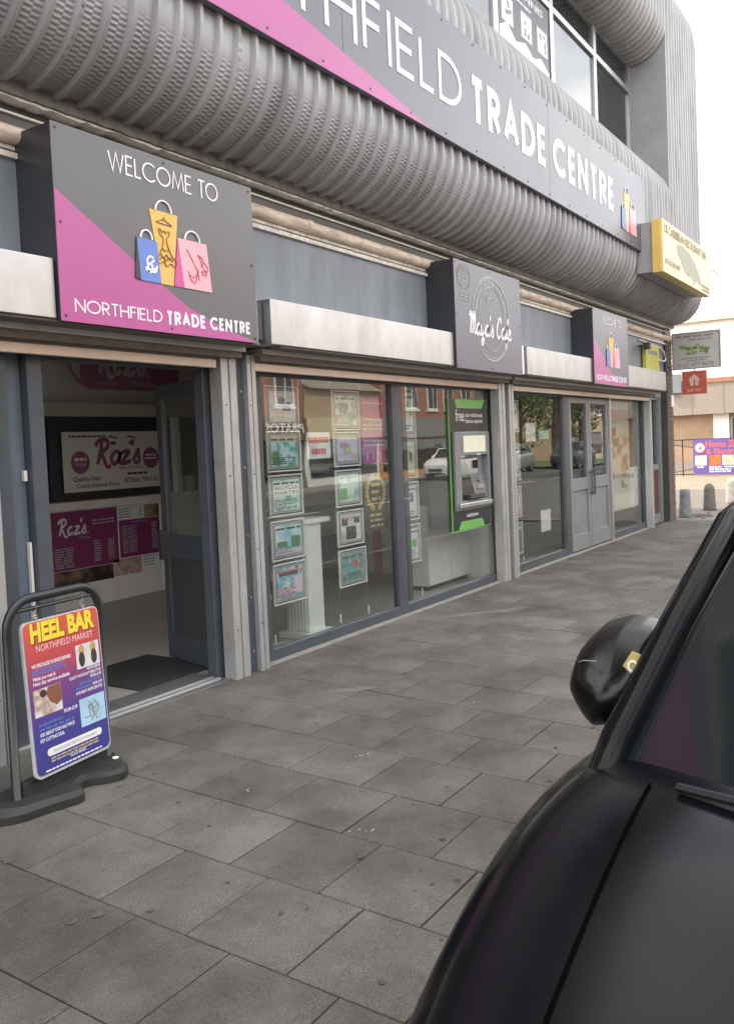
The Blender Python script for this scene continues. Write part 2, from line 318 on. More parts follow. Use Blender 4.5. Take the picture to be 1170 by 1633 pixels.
def smooth_path(p, n=6):
    if len(p) < 3: return p
    q = [p[0]] + p + [p[-1]]; o = []
    for i in range(1, len(q)-2):
        a, b, c, d = q[i-1:i+3]
        for k in range(n):
            t = k/n
            o.append(tuple(.5*(2*b[j]+(c[j]-a[j])*t+(2*a[j]-5*b[j]+4*c[j]-d[j])*t*t+(3*b[j]-a[j]-3*c[j]+d[j])*t**3) for j in (0, 1)))
    return o + [p[-1]]
def ribbon(mb, pts, wd, Mf, w0, w1):
    n = len(pts); closed = n > 3 and (Vector(pts[0])-Vector(pts[-1])).length < 1e-4
    Lp = []; Rp = []
    for i in range(n):
        p = Vector(pts[i])
        a = Vector(pts[i-1]) if i else (Vector(pts[-2]) if closed else None)
        b = Vector(pts[i+1]) if i < n-1 else (Vector(pts[1]) if closed else None)
        d1 = (p-a).normalized() if a is not None else None; d2_ = (b-p).normalized() if b is not None else None
        if d1 is None: d1 = d2_
        if d2_ is None: d2_ = d1
        n1 = Vector((-d1.y, d1.x)); n2 = Vector((-d2_.y, d2_.x)); m = n1+n2
        if m.length < .2: m = n1
        m.normalize(); k = min(2.2, 1/max(.3, m.dot(n1)))
        Lp.append(p+m*wd/2*k); Rp.append(p-m*wd/2*k)
    b0 = len(mb.v)
    for i in range(n): mb.v += [tuple(Mf(Lp[i].x, Lp[i].y, w1)), tuple(Mf(Rp[i].x, Rp[i].y, w1)), tuple(Mf(Lp[i].x, Lp[i].y, w0)), tuple(Mf(Rp[i].x, Rp[i].y, w0))]
    for i in range(n-1):
        c, d = b0+4*i, b0+4*(i+1)
        mb.f += [(c, c+1, d+1, d), (c, d, d+2, c+2), (c+1, c+3, d+3, d+1)]
def strokes(text, table, gap, Mf, x0, x1, v0, h, wd, hscale=None, slant=0, smooth=False, w=.0012, hmax=1.):
    """lay text between u=x0 and u=x1, baseline v0, cap height h, stroke width wd"""
    tot = sum(table[c][0]+gap for c in text)-gap
    sx = (x1-x0-wd)/tot; mb = MB(); u = x0+wd/2; k = 0
    for ch in text:
        wdt, sts = table[ch]
        if not smooth: sts = [[(a, (b+.5*wd/(h-wd)*(1 if b > .5 else -1)) if (len(st) == 2 and abs(st[0][0]-st[1][0]) < 1e-6 and b in (0, 1)) else b) for a, b in st] for st in sts]
        for st in sts:
            pts = smooth_path(st) if smooth else st
            vv = lambda b: v0+wd/2+(h-wd)*b/hmax
            pp_ = [(u+a*sx+slant*(vv(b)-v0), vv(b)) for a, b in pts]
            ribbon(mb, pp_, wd, Mf, 0, w+.0003*(k % 5)); k += 1
        u += (wdt+gap)*sx
    return mb
def text_mesh(s, x0, x1, v0, h, Mf, w=.002, bold=0., shear=0., mb=None):
    cu = bpy.data.curves.new('t', 'FONT'); cu.body = s; cu.size = 1; cu.offset = bold; cu.shear = shear; cu.resolution_u = 3
    o = bpy.data.objects.new('t', cu); me = bpy.data.meshes.new_from_object(o)
    xs = [v.co.x for v in me.vertices]; ys = [v.co.y for v in me.vertices]
    ax, bx, ay = min(xs), max(xs), .0; by = .72
    mb = mb or MB(); sx = (x1-x0)/(bx-ax); sy = h/(by-ay)
    mb.add([Mf(x0+(v.co.x-ax)*sx, v0+(v.co.y-ay)*sy, w) for v in me.vertices], [tuple(p.vertices) for p in me.polygons])
    bpy.data.objects.remove(o); bpy.data.curves.remove(cu); bpy.data.meshes.remove(me)
    return mb
def bars(mb, Mf, x0, x1, v, h, w=.002, words=4, rng=random):
    """a line of writing too small to read: word-length dashes"""
    u = x0; L = (x1-x0)
    while u < x1-.001:
        l = L/words*rng.uniform(.5, 1.1); e = min(x1, u+l); mb.prism([(u, v), (e, v), (e, v+h), (u, v+h)], Mf, 0, w); u = e+L/words*.18
def FY(Y): return lambda u, v, w: (u, Y-w, v)        # plane facing the street
def FX(X, Y0=0): return lambda u, v, w: (X-w, -u, v)  # plane facing back along the street (u = -y)
def rect(x0, x1, v0, v1): return [(x0, v0), (x1, v0), (x1, v1), (x0, v1)]
def ellipse(cx, cy, rx, ry, n=28): return [(cx+rx*cos(2*pi*i/n), cy+ry*sin(2*pi*i/n)) for i in range(n)]

# ============================================================ GROUND
SL = .03
def pz(y): return -SL*(4.2-y)
KY = .95
mb = MB(); mb.box(-200, 300, -200, 250, -.6, -.30); struct(mb, 'ground', M['yard'])
mb = MB(); mb.box(-60, 130, -14.0, KY-.13, -.29, -.235); struct(mb, 'road', M['asphalt'])
mb = MB(); mb.add([(-6, KY, pz(KY)-.012), (17.2, KY, pz(KY)-.012), (17.2, 4.30, pz(4.3)-.012), (-6, 4.30, pz(4.3)-.012),
                   (-6, KY, -.28), (17.2, KY, -.28), (17.2, 4.30, -.28), (-6, 4.30, -.28)], [(0, 1, 2, 3), (0, 4, 5, 1), (1, 5, 6, 2), (3, 7, 4, 0)])
pave = struct(mb, 'pavement', M['joint'])
# kerb stones
kb = MB(); kb.box(-6, 60, KY-.13, KY-.003, -.28, pz(KY)+.002); kerb = struct(kb, 'kerb', M['kerb'])
# slabs: courses of 450 mm, half bonded
PX, PY, X0 = .4605, .444, 2.125
def slab_mb(x0, x1, y0, y1, mb=None):
    g = .003; b = .003; mb = mb or MB()
    x0 += g; x1 -= g; y0 += g; y1 -= g
    vs = []
    for (e, dz) in ((0, -.012), (0, -b), (b, 0)):
        for (x, y) in ((x0+e, y0+e), (x1-e, y0+e), (x1-e, y1-e), (x0+e, y1-e)): vs.append((x, y, pz(y)+dz))
    fs = [(8, 9, 10, 11)]
    for r in (0, 4): fs += [(r+i, r+(i+1) % 4, r+4+(i+1) % 4, r+4+i) for i in range(4)]
    return mb.add(vs, fs)
full = None; far_mb = MB(); nsl = 0
for k in range(-17, 33):
    xa = X0+PX*k; xb = xa+PX
    off = (0. if k % 2 == 0 else .222) - .012*k
    off = off % PY
    ys = [KY]; y = off+math.ceil((KY-off+.08)/PY)*PY
    while y < 4.17: ys.append(y); y += PY
    ys.append(4.25)
    for a, b in zip(ys[:-1], ys[1:]):
        if 0 <= k <= 17 and a > 1.25-(.3 if k < 6 else 0):
            dz = random.uniform(-.0015, .002)
            if abs(b-a-PY) < 1e-6:
                if full is None:
                    fm = MB(); g = .003; bb = .003; vs = []
                    for (e, d) in ((0, -.014), (0, -bb), (bb, 0)):
                        for (x, y) in ((-PX/2+g+e, -PY/2+g+e), (PX/2-g-e, -PY/2+g+e), (PX/2-g-e, PY/2-g-e), (-PX/2+g+e, PY/2-g-e)): vs.append((x, y, d))
                    fs = [(8, 9, 10, 11)]
                    for r in (0, 4): fs += [(r+i, r+(i+1) % 4, r+4+(i+1) % 4, r+4+i) for i in range(4)]
                    fm.add(vs, fs); full = mesh(fm, 'paving_slab', M['slab'])
                o = bpy.data.objects.new('paving_slab', full); link(o, pave); yc = (a+b)/2
                ol = OFF[pave.name]; o.location = ((xa+xb)/2-ol[0], yc-ol[1], pz(yc)+dz-ol[2])
                o.rotation_euler = (math.atan(SL)+random.uniform(-.002, .002), random.uniform(-.003, .003), random.uniform(-.003, .003))
            else:
                part(slab_mb(xa, xb, a, b), 'paving_slab', M['slab'], pave)
            nsl += 1
        else: slab_mb(xa, min(xb, 17.2), a, b, far_mb)
fo = part(far_mb, 'distant_paving_slabs', M['slab'], pave); fo['kind'] = 'stuff'
# pavement continues past the building as plain concrete, then the sunlit yard
mb = MB(); mb.box(17.2, 27, KY, 14, -.28, -.035); struct(mb, 'side_pavement', mat('side_concrete', (.135, .118, .098), .9, var=.12, scale=2, bump=.3))
mb = MB(); mb.box(27.004, 90, KY, 40, -.28, -.045); struct(mb, 'yard', M['yard'])
# chewing gum and droppings
mb = MB()
for i in range(70):
    x = random.uniform(1.4, 9); y = random.uniform(1.4, 4.1); r = random.uniform(.006, .016)
    n = 9; a0 = random.random()*6
    mb.add([(x+r*random.uniform(.7, 1.2)*cos(a0+2*pi*i_/n), y+r*random.uniform(.7, 1.2)*sin(a0+2*pi*i_/n), pz(y)+.0032) for i_ in range(n)], [tuple(range(n))])
for (x, y, r) in ((2.13, 3.22, .02), (1.97, 2.62, .022), (2.05, 2.58, .03), (2.9, 2.0, .02), (2.55, 3.5, .02)):
    n = 10; mb.add([(x+r*random.uniform(.6, 1.3)*cos(2*pi*i/n), y+r*.8*random.uniform(.6, 1.3)*sin(2*pi*i/n), pz(y)+.0036) for i in range(n)], [tuple(range(n))])
solo(mb, 'chewing_gum_spots', M['joint'], 'dark trodden chewing gum spots dotted over the paving', 'gum', kind='stuff')
mb = MB()
for (x, y) in ((3.85, 2.62), (3.9, 2.6), (3.1, 2.15), (3.14, 2.1), (3.2, 2.85), (5.0, 2.5)):
    for j in range(3):
        r = random.uniform(.002, .0045); px_, py_ = x+random.uniform(-.03, .03), y+random.uniform(-.02, .02)
        mb.add([(px_+r*random.uniform(.5, 1.4)*cos(2*pi*i/8), py_+r*random.uniform(.5, 1.4)*sin(2*pi*i/8), pz(py_)+.0042) for i in range(8)], [tuple(range(8))])
solo(mb, 'bird_droppings', M['white'], 'small white bird droppings splashed on the paving', 'droppings', kind='stuff')

# ============================================================ THE TRADE CENTRE BUILDING
B = thing('trade_centre_building', 'grey trade centre with ribbed rolled cladding above a row of shopfronts', 'building', (9, 4.3, 0))
YG, YF, YW, XE = 4.34, 3.64, 4.23, 17.14
# --- crimped rolled cladding
def cladding(prof, xa, xb):
    """prof: list of (y,z,ny,nz,amp,phase)"""
    cols = [(0, 0), (.008, 'A'), (.050, 'A'), (.055, 0), (.060, 'B'), (.102, 'B'), (.110, 0), (.121, 'R'), (.149, 'R'), (.160, 0)]
    P = .168; n = int((xb-xa)/P); mbx = MB(); V = mbx.v
    for (y, z, ny, nz, amp, ph) in prof:
        da = amp*.0027*sin(ph); db = amp*.0027*sin(ph+2.2)
        for i in range(n):
            x = xa+i*P
            for cx, t in cols:
                d = da if t == 'A' else db if t == 'B' else .030 if t == 'R' else 0
                V.append((x+cx, y+ny*d, z+nz*d))
        V.append((xa+n*P, y, z))
    W = n*len(cols)+1
    for j in range(len(prof)-1):
        for i in range(W-1): mbx.f.append((j*W+i, j*W+i+1, (j+1)*W+i+1, (j+1)*W+i))
    return mbx
R = .51; CR = 27
def quarter(cy, cz, a0, a1, spc=4, crimps=CR, margin=.06):
    o = []
    N_ = crimps*spc
    for i in range(N_+1):
        t = i/N_; a = radians(a0+(a1-a0)*t); am = 1 if margin < t < .86 else 0
        am = am*min(1, (.86-t)/.1) if am else 0; o.append((cy+R*cos(a), cz+R*sin(a), cos(a), sin(a), am, 2*pi*t*crimps+.3))
    return o
def straight(y, z0, z1, n=2): return [(y, z0+(z1-z0)*i/n, -1, 0, 0, 0) for i in range(1, n+1)]
low = [(4.24, 3.655, 0, -1, 0, 0)] + quarter(4.15, 4.165, 270, 180) + straight(YF, 4.2, 5.44)
part(cladding(low + quarter(4.15, 5.45, 180, 90, 3), .5, 15.0), 'lower_cladding', M['clad'], B)
colp = low + straight(YF, 5.6, 8.62, 3)
for i in range(1, 10):
    a = radians(180-90*i/9*.95); colp.append((4.62+.98*cos(a), 8.62+.98*sin(a), cos(a), sin(a), 0, 0))
part(cladding(colp, 15.0, XE), 'column_cladding', M['clad'], B)
upp = [(4.24, 7.725, 0, -1, 0, 0)] + quarter(4.15, 8.235, 270, 180, 3) + straight(YF, 8.3, 8.62)
for i in range(1, 10):
    a = radians(180-90*i/9*.95); upp.append((4.62+.98*cos(a), 8.62+.98*sin(a), cos(a), sin(a), 0, 0))
part(cladding(upp, .5, 14.97), 'upper_cladding', M['clad'], B)
# sheet laps and fixings
for i, x in enumerate((1.85, 3.03, 4.2, 5.38, 6.55, 7.73, 8.91, 10.08, 11.26, 12.43, 13.61, 14.78, 15.96)):
    mbx = MB(); xx = x
    pth = [(4.15+(R+.0305)*cos(radians(a)), 4.165+(R+.0305)*sin(radians(a))) for a in range(270, 179, -6)]+[(YF-.0305, 5.44)]
    vs = []; 
    for (yy, zz) in pth: vs += [(xx, yy, zz), (xx+.028, yy, zz)]
    xo = .5+round((xx-.5)/.168)*.168+.121 if xx < 15 else 15+round((xx-15)/.168)*.168+.121
    vs = [(v[0]-xx+xo, v[1], v[2]) for v in vs]
    mbx.add(vs, [(2*j, 2*j+1, 2*j+3, 2*j+2) for j in range(len(pth)-1)]); part(mbx, 'sheet_lap', M['cladlap'], B)
fx = MB()
for i in range(96):
    x = .5+i*.168+.135
    if x > 14.9: break
    for (a) in (236,) if i % 4 == 1 else (205,) if i % 4 == 3 else ():
        yy, zz = 4.15+(R+.030)*cos(radians(a)), 4.165+(R+.030)*sin(radians(a)); n_ = Vector((0, cos(radians(a)), sin(radians(a))))
        fx.tube([(x, yy, zz), tuple(Vector((x, yy, zz))+n_*.005)], .006, 6)
o_ = part(fx, 'cladding_fixings', M['shutter'], B); o_['kind'] = 'stuff'
# column return and end wall
mb = MB(); mb.add([(14.995, YF+.002, 5.4), (14.995, YW+.1, 5.4), (14.995, YW+.1, 7.9), (14.995, YF+.5, 7.73), (14.995, YF+.25, 7.83), (14.995, YF+.08, 8.0), (14.995, YF+.002, 8.3)], [(0, 1, 2, 3, 4, 5, 6)])
part(mb, 'column_return', M['wallgrey'], B)
prof = [(4.3, 3.62), (4.15, 3.655)] + [(4.15+R*cos(radians(a)), 4.165+R*sin(radians(a))) for a in range(262, 179, -9)] + [(YF, 8.62)] + [(4.62+.98*cos(radians(a)), 8.62+.98*sin(radians(a))) for a in range(170, 89, -10)] + [(15.5, 9.6), (15.5, 3.62)]
mb = MB(); mb.prism(prof, lambda u, v, w: (XE+.01+w, u, v), 0, .05); part(mb, 'end_wall', M['wallgrey'], B)
mb = MB(); mb.box(-8, XE, 4.62, 15.5, 9.45, 9.58); part(mb, 'roof', M['wallgrey'], B)
mb = MB(); mb.box(-8, XE, 15.3, 15.5, -.3, 9.44); part(mb, 'rear_wall', M['intwall'], B)
mb = MB(); mb.box(-8, -7.8, 4.3, 15.29, 0, 9.44); mb.box(-8, .5, 3.7, 4.4, 3.6, 9.4); part(mb, 'side_wall', M['wallgrey'], B)
mb = MB(); mb.box(16.95, XE, 4.8, 15.29, 0, 9.44); part(mb, 'gable_wall', M['wallgrey'], B)
mb = MB(); mb.box(.5, XE-.02, YW+.12, 15.2, 5.5, 5.7); mb.box(.5, 15.0, 4.15, YW+.3, 5.93, 5.955); part(mb, 'upper_floor_slab', M['wallgrey'], B)
mb = MB(); mb.box(.5, 15.0, YW+.4, YW+.5, 5.72, 9.4); part(mb, 'blind_wall', mat('office_blind', (.16, .17, .18), .8, var=.15, scale=.6), B)
# upper windows
WX = [2.48, 4.25, 6.02, 7.80, 9.57, 11.36, 13.12, 14.88]
for i in range(len(WX)-1):
    a, b = WX[i], WX[i+1]
    fr = MB(); y0, y1 = YW-.03, YW+.04
    fr.box(a, a+.09, y0, y1, 5.96, 7.74); fr.box(b-.035, b, y0, y1, 5.96, 7.74)
    fr.box(a+.09, b-.035, y0, y1, 5.96, 6.03); fr.box(a+.09, b-.035, y0-.004, y1, 7.23, 7.31); fr.box(a+.09, b-.035, y0, y1, 7.68, 7.74)
    wo = part(fr, 'office_window', M['silver'], B)
    g = MB(); g.box(a+.09, b-.035, YW, YW+.006, 6.03, 7.23); part(g, 'pane', M['glassdim'], wo)
    g = MB(); g.box(a+.09, b-.035, YW, YW+.006, 7.31, 7.68); part(g, 'pane', M['glassdim'], wo)
mb = MB(); mb.box(14.88, 14.99, YW-.02, YW+.1, 5.96, 7.74); part(mb, 'window_trim', M['wallgrey'], B)
mb = MB(); mb.box(11.4, 13.1, YW+.05, YW+.07, 7.30, 7.70); part(mb, 'green_blind', mat('green_blind', (.06, .20, .15), .7), B)
mb = MB(); mb.box(13.2, 14.85, YW+.05, YW+.07, 7.30, 7.70); part(mb, 'grey_blind', mat('taupe_blind', (.30, .28, .26), .7), B)

# --- shopfront soffit: concrete beam edge, flaking strips, rusty pipe, grey band
YB = 4.22
def ragged(x0, x1, y0, y1, z0, z1, amp, step=.06):
    m_ = MB(); n = int((x1-x0)/step); top = z1; vs = []
    for i in range(n+1):
        x = x0+(x1-x0)*i/n; d = random.uniform(-amp, amp)*(1 if random.random() < .6 else .3)
        vs += [(x, y0, z0+d), (x, y1, z0+d), (x, y0, z1), (x, y1, z1)]
    fs = []
    for i in range(n):
        a = 4*i; b = a+4
        fs += [(a, b, b+2, a+2), (a, a+1, b+1, b), (a+2, b+2, b+3, a+3)]
    return m_.add(vs, fs)
part(ragged(.5, XE-.05, 4.13, 4.30, 3.580, 3.66, .005, .035), 'concrete_beam', M['beam'], B)
part(ragged(.5, XE-.1, 4.150, 4.29, 3.566, 3.5795, .010, .05), 'flaking_strip', M['flakew'], B)
mb = MB(); mb.box(.5, XE-.1, 4.235, 4.29, 3.515, 3.556); part(mb, 'dark_slot', M['dark'], B)
mb = MB(); mb.box(.5, XE-.1, 4.205, 4.288, 3.503, 3.514); part(mb, 'white_strip', M['flakew'], B)
mb = MB(); mb.box(.5, XE-.1, 4.225, 4.287, 3.44, 3.5025); part(mb, 'shutter_rail', M['shutterdk'], B)
mb = MB(); mb.tube([(.5+i*1.1, 4.205+random.uniform(-.004, .004), 3.390+random.uniform(-.005, .005)) for i in range(16)], .05, 14); part(mb, 'rusty_pipe', M['rust'], B, smooth=True)
mb = MB()
for i in range(8): mb.tube([(1.3+i*2.2+random.uniform(-.3, .3), 4.205, 3.388), (1.325+i*2.2, 4.205, 3.388)], .056, 14)
part(mb, 'pipe_bracket', M['rust'], B)
bparts('painted_strip', M['flake'], B, (.5, XE-.1, 4.215, 4.29, 3.312, 3.336), (.5, XE-.1, 4.195, 4.285, 3.262, 3.292))
mb = MB(); mb.box(.5, XE-.1, 4.238, 4.284, 3.2925, 3.3115); part(mb, 'dark_groove', M['dark'], B)
for (a, b) in ((.5, 4.79), (4.795, 9.42), (9.425, 12.6), (12.605, 16.6)):
    mb = MB(); mb.box(a, b, YB, YB+.06, 2.40, 3.2615); part(mb, 'grey_fascia_board', M['bluepale'], B)
mb = MB(); mb.box(-8, XE-.02, 4.305, 15.28, 3.3, 3.40); part(mb, 'ground_floor_ceiling', M['intceil'], B)
mb = MB(); mb.box(-8, XE-.1, 4.295, 4.304, 2.30, 3.60); part(mb, 'lintel_wall', M['wallgrey'], B)
# --- silver fascia boxes
for (a, b) in ((-1.0, 3.09), (4.90, 7.69), (9.515, 11.765), (13.33, 15.62)):
    mb = MB(); mb.box(a, b, 3.93, YB-.002, 2.365, 2.683); part(mb, 'silver_fascia_box', M['silver'], B, bevel=.004)
bparts('fascia_gap_panel', M['bluegrey'], B, (4.735, 4.885, 4.0, YB-.003, 2.40, 2.66), (9.44, 9.50, 4.0, YB-.003, 2.40, 2.66))
bparts('white_end_trim', M['white'], B, (4.722, 4.733, 3.915, 4.01, 2.36, 2.69), (9.315, 9.425, 3.935, 4.02, 2.365, 2.682))
# --- shutter boxes, guides, cream bars
BAYS = [(-1.6, 2.80, 2.88), (2.88, 4.643, 4.80), (5.014, 9.27, 9.44), (9.69, 15.50, 15.60)]
GUIDES = [(2.755, 2.865), (4.643, 4.80), (4.92, 5.014), (9.27, 9.435), (9.55, 9.685), (15.50, 15.56), (15.575, 15.62)]
for (a, b) in ((-1.6, 4.815), (5.0, 9.45), (9.54, 15.68)):
    mb = MB(); mb.box(a, b, 4.10, 4.292, 2.318, 2.362); part(mb, 'shutter_box_lip', M['steel'], B, bevel=.004)
    mb = MB(); mb.box(a+.01, b-.01, 4.13, 4.292, 2.278, 2.3175); part(mb, 'shutter_box_rail', M['shutter'], B)
    mb = MB(); mb.box(a+.02, b-.02, 3.95, 4.099, 2.352, 2.3645); part(mb, 'fascia_soffit', M['shutter'], B)
for (a, b) in ((2.87, 4.605), (5.02, 9.255), (9.70, 15.49)):
    mb = MB(); mb.box(a, b, 4.195, 4.235, 2.205, 2.262); part(mb, 'shutter_bottom_bar', M['cream'], B, bevel=.004)
    mb = MB(); mb.box(a, b, 4.20, 4.23, 2.2625, 2.2775); part(mb, 'shutter_slat', M['shutter'], B)
for (a, b) in GUIDES:
    mb = MB(); w_ = (b-a)
    z0_ = pz(4.19)-.005
    mb.box(a, a+w_*.44, 4.19, 4.30, z0_, 2.316); mb.box(a+w_*.44, a+w_*.56, 4.203, 4.30, z0_, 2.316); mb.box(a+w_*.56, b, 4.19, 4.30, z0_, 2.316)
    go = part(mb, 'shutter_guide', M['steel'], B, bevel=.002)
    bo = MB()
    for zz in (.35, .9, 1.45, 1.95): bo.tube([(a+w_*.25, 4.187, zz), (a+w_*.25, 4.192, zz)], .006, 8)
    part(bo, 'guide_bolts', M['dark'], go)
bparts('pier_panel', M['bluegrey'], B, (4.80, 4.92, 4.235, 4.32, -.02, 2.35), (9.436, 9.549, 4.235, 4.32, -.02, 2.35), (2.60, 2.754, 4.22, 4.32, -.02, 2.31))
mb = MB()
for zz in (.15, .55, 1.0, 1.5, 2.05): mb.tube([(4.885, 4.225, zz), (4.885, 4.236, zz)], .008, 8)
part(mb, 'pier_bolts', M['silver'], B)
# concrete threshold strip along the base
mb = MB(); mb.box(2.2, 4.64, 4.24, 4.60, -.03, .012); part(mb, 'door_threshold', M['silver'], B)
bparts('threshold_ridge', M['steel'], B, (2.25, 4.6, 4.30, 4.33, .012, .02), (2.25, 4.6, 4.37, 4.39, .012, .02))
mb = ragged(5.02, 9.26, 4.22, 4.30, -.02, .004, .003); part(mb, 'mortar_fillet', M['kerb'], B)
mb = ragged(9.70, 15.5, 4.22, 4.30, -.02, .006, .003); part(mb, 'mortar_fillet', M['kerb'], B)

# --- glazing frames
def frame(x0, x1, z0, z1, name='window', t=(.05, .05, .09, .05), pane=True, m='bluegrey', y0=4.305, y1=4.375, glass='glass'):
    l, r, b, tp = t
    f = MB(); f.box(x0, x0+l, y0, y1, z0, z1); f.box(x1-r, x1, y0, y1, z0, z1); f.box(x0+l, x1-r, y0+.002, y1, z0, z0+b); f.box(x0+l, x1-r, y0+.002, y1, z1-tp, z1)
    o = part(f, name, M[m], B, bevel=.003)
    if pane:
        g = MB(); g.box(x0+l, x1-r, YG, YG+.008, z0+b, z1-tp); part(g, 'pane', M[glass], o)
    return o
frame(5.03, 7.15, .0, 2.30, 'shop_window', (.17, .04, .085, .11))
frame(7.155, 9.58, .0, 2.30, 'shop_window', (.11, .10, .085, .10))
mb = MB(); mb.box(7.40, 7.47, 4.37, 4.42, .09, 2.2); part(mb, 'inner_mullion', M['bluegrey'], B)
frame(9.75, 11.62, .0, 2.30, 'shop_window', (.06, .04, .10, .11))
frame(13.53, 15.55, .0, 2.30, 'shop_window', (.05, .05, .10, .10))
mb = MB(); mb.box(11.62, 11.80, 4.30, 4.38, .0, 2.30); mb.box(11.80, 13.52, 4.305, 4.375, 2.20, 2.30); part(mb, 'door_surround', M['bluegrey'], B)
mb = MB(); mb.box(13.525, 13.60, 4.27, 4.30, .0, 2.30); part(mb, 'white_door_post', M['silver'], B)
M['doorgrey'] = mat('grey_door_paint', (.20, .21, .215), .4, var=.08, scale=4, dirt=.1)
def door_leaf(x0, x1, hx, y0=4.30, y1=4.35):
    f = MB(); f.box(x0, x0+.09, y0, y1, .02, 2.195); f.box(x1-.09, x1, y0, y1, .02, 2.195)
    f.box(x0+.09, x1-.09, y0+.002, y1, .02, .24); f.box(x0+.09, x1-.09, y0+.002, y1, 2.11, 2.195); f.box(x0+.09, x1-.09, y0+.002, y1, .87, 1.04)
    o = part(f, 'door', M['doorgrey'], B, bevel=.003)
    g = MB(); g.box(x0+.09, x1-.09, YG-.012, YG-.004, 1.04, 2.11); part(g, 'pane', M['glass'], o)
    g = MB(); g.box(x0+.09, x1-.09, YG-.014, YG-.004, .24, .87); part(g, 'kick_panel', M['doorgrey'], o)
    h = MB(); h.tube([(hx, y0-.045, .78), (hx, y0-.045, 1.15)], .014, 8); h.box(hx-.01, hx+.01, y0-.045, y0, .8, .82); h.box(hx-.01, hx+.01, y0-.045, y0, 1.1, 1.12); part(h, 'handle', M['bluegrey'], o)
door_leaf(11.805, 12.62, 12.575); door_leaf(12.635, 13.52, 12.685)
# narrow end shop door, brick corner pillar
f = MB(); f.box(15.64, 15.82, 4.32, 4.40, 0, 2.36); f.box(16.50, 16.66, 4.30, 4.40, 0, 2.36); f.box(15.82, 16.50, 4.32, 4.40, 2.25, 2.36); f.box(15.82, 16.50, 4.32, 4.40, 0, .18); f.box(15.82, 16.50, 4.325, 4.395, .98, 1.08)
dn_ = part(f, 'end_shop_door', M['doorgrey'], B)
g = MB(); g.box(15.82, 16.50, 4.35, 4.358, 1.08, 2.25); part(g, 'pane', M['glass'], dn_)
g = MB(); g.box(15.82, 16.50, 4.35, 4.36, .18, .98); part(g, 'maroon_kick_panel', mat('maroon_panel', (.10, .035, .035), .5), dn_)
mb = MB(); mb.box(16.67, 17.10, 4.20, 4.79, -.04, 3.6); pil = part(mb, 'corner_pillar', M['dark'], B)
bm_ = MB(); bm_.box(-.102, .102, -.008, .008, 0, .066); bmesh_ = mesh(bm_, 'brick', M['brick'])
ob = OFF[B.name]
for r_ in range(46):
    z = -.03+r_*.076
    if z > 3.45: break
    for q in range(2):
        o = bpy.data.objects.new('brick', bmesh_); link(o, pil)
        o.location = (16.78+q*.214+(.0 if r_ % 2 else .02)-ob[0], 4.194+random.uniform(-.004, .004)-ob[1], z-ob[2])

# --- left bay: open doorway
bparts('door_jamb', M['bluegrey'], B, (2.87, 3.03, 4.31, 4.40, 0, 2.30), (3.16, 3.262, 4.31, 4.42, 0, 2.30), bevel=.006)
f = MB(); f.box(3.032, 3.155, 4.37, 4.43, 0, 2.30); part(f, 'folded_door_edge', mat('slate_blue_paint', (.12, .155, .195), .4, var=.1, scale=4, dirt=.15), B)
bparts('jamb_notice', M['offwhite'], B, (3.136, 3.152, 4.345, 4.368, .62, 1.15), (3.130, 3.150, 4.345, 4.368, 1.50, 1.56))
bparts('door_jamb', M['bluegrey'], B, (4.60, 4.79, 4.33, 4.42, 0, 2.30), bevel=.006); bparts('door_head', M['bluegrey'], B, (3.263, 4.599, 4.34, 4.42, 2.20, 2.30))
# open leaf swung into the shop
dl = bpy.data.objects.new('open_door', None); link(dl, B); dl.location = (4.72-ob[0], 4.40-ob[1], 0); dl.rotation_euler = (0, 0, radians(72)); OFF[dl.name] = (0, 0, 0)
f = MB(); Lw = .80
f.box(0, .10, -.022, .022, .02, 2.16); f.box(Lw-.09, Lw, -.022, .022, .02, 2.16); f.box(.10, Lw-.09, -.02, .022, .02, .22); f.box(.10, Lw-.09, -.02, .022, 2.06, 2.16); f.box(.10, Lw-.09, -.02, .022, .82, 1.0)
o = part(f, 'door_frame', M['bluegrey'], dl, bevel=.004)
g = MB(); g.box(.10, Lw-.09, -.004, .004, 1.0, 2.06); part(g, 'pane', M['glass'], dl)
g = MB(); g.box(.10, Lw-.09, -.008, .008, .22, .82); part(g, 'kick_panel', mat('green_grey_kick_panel', (.055, .065, .065), .4), dl)
g = MB(); g.box(Lw-.075, Lw-.03, .022, .075, .80, 1.03); part(g, 'handle', M['dark'], dl)

# ============================================================ INTERIOR
mb = MB(); mb.box(-7.7, 16.94, 4.40, 15.25, -.30, -.004); struct(mb, 'interior_floor', M['intfloor'])
bparts('interior_wall', M['intwall'], B, (9.46, 9.54, 4.42, 9.0, 0, 3.29), (7.35, 9.45, 6.6, 6.68, 0, 3.29), (9.55, 16.9, 8.2, 8.3, 0, 3.29))
mb = MB(); mb.box(4.15, 4.95, 4.62, 5.42, -.003, .008)
solo(mb, 'door_mat', M['mat'], 'dark entrance mat just inside the open doorway', 'mat')
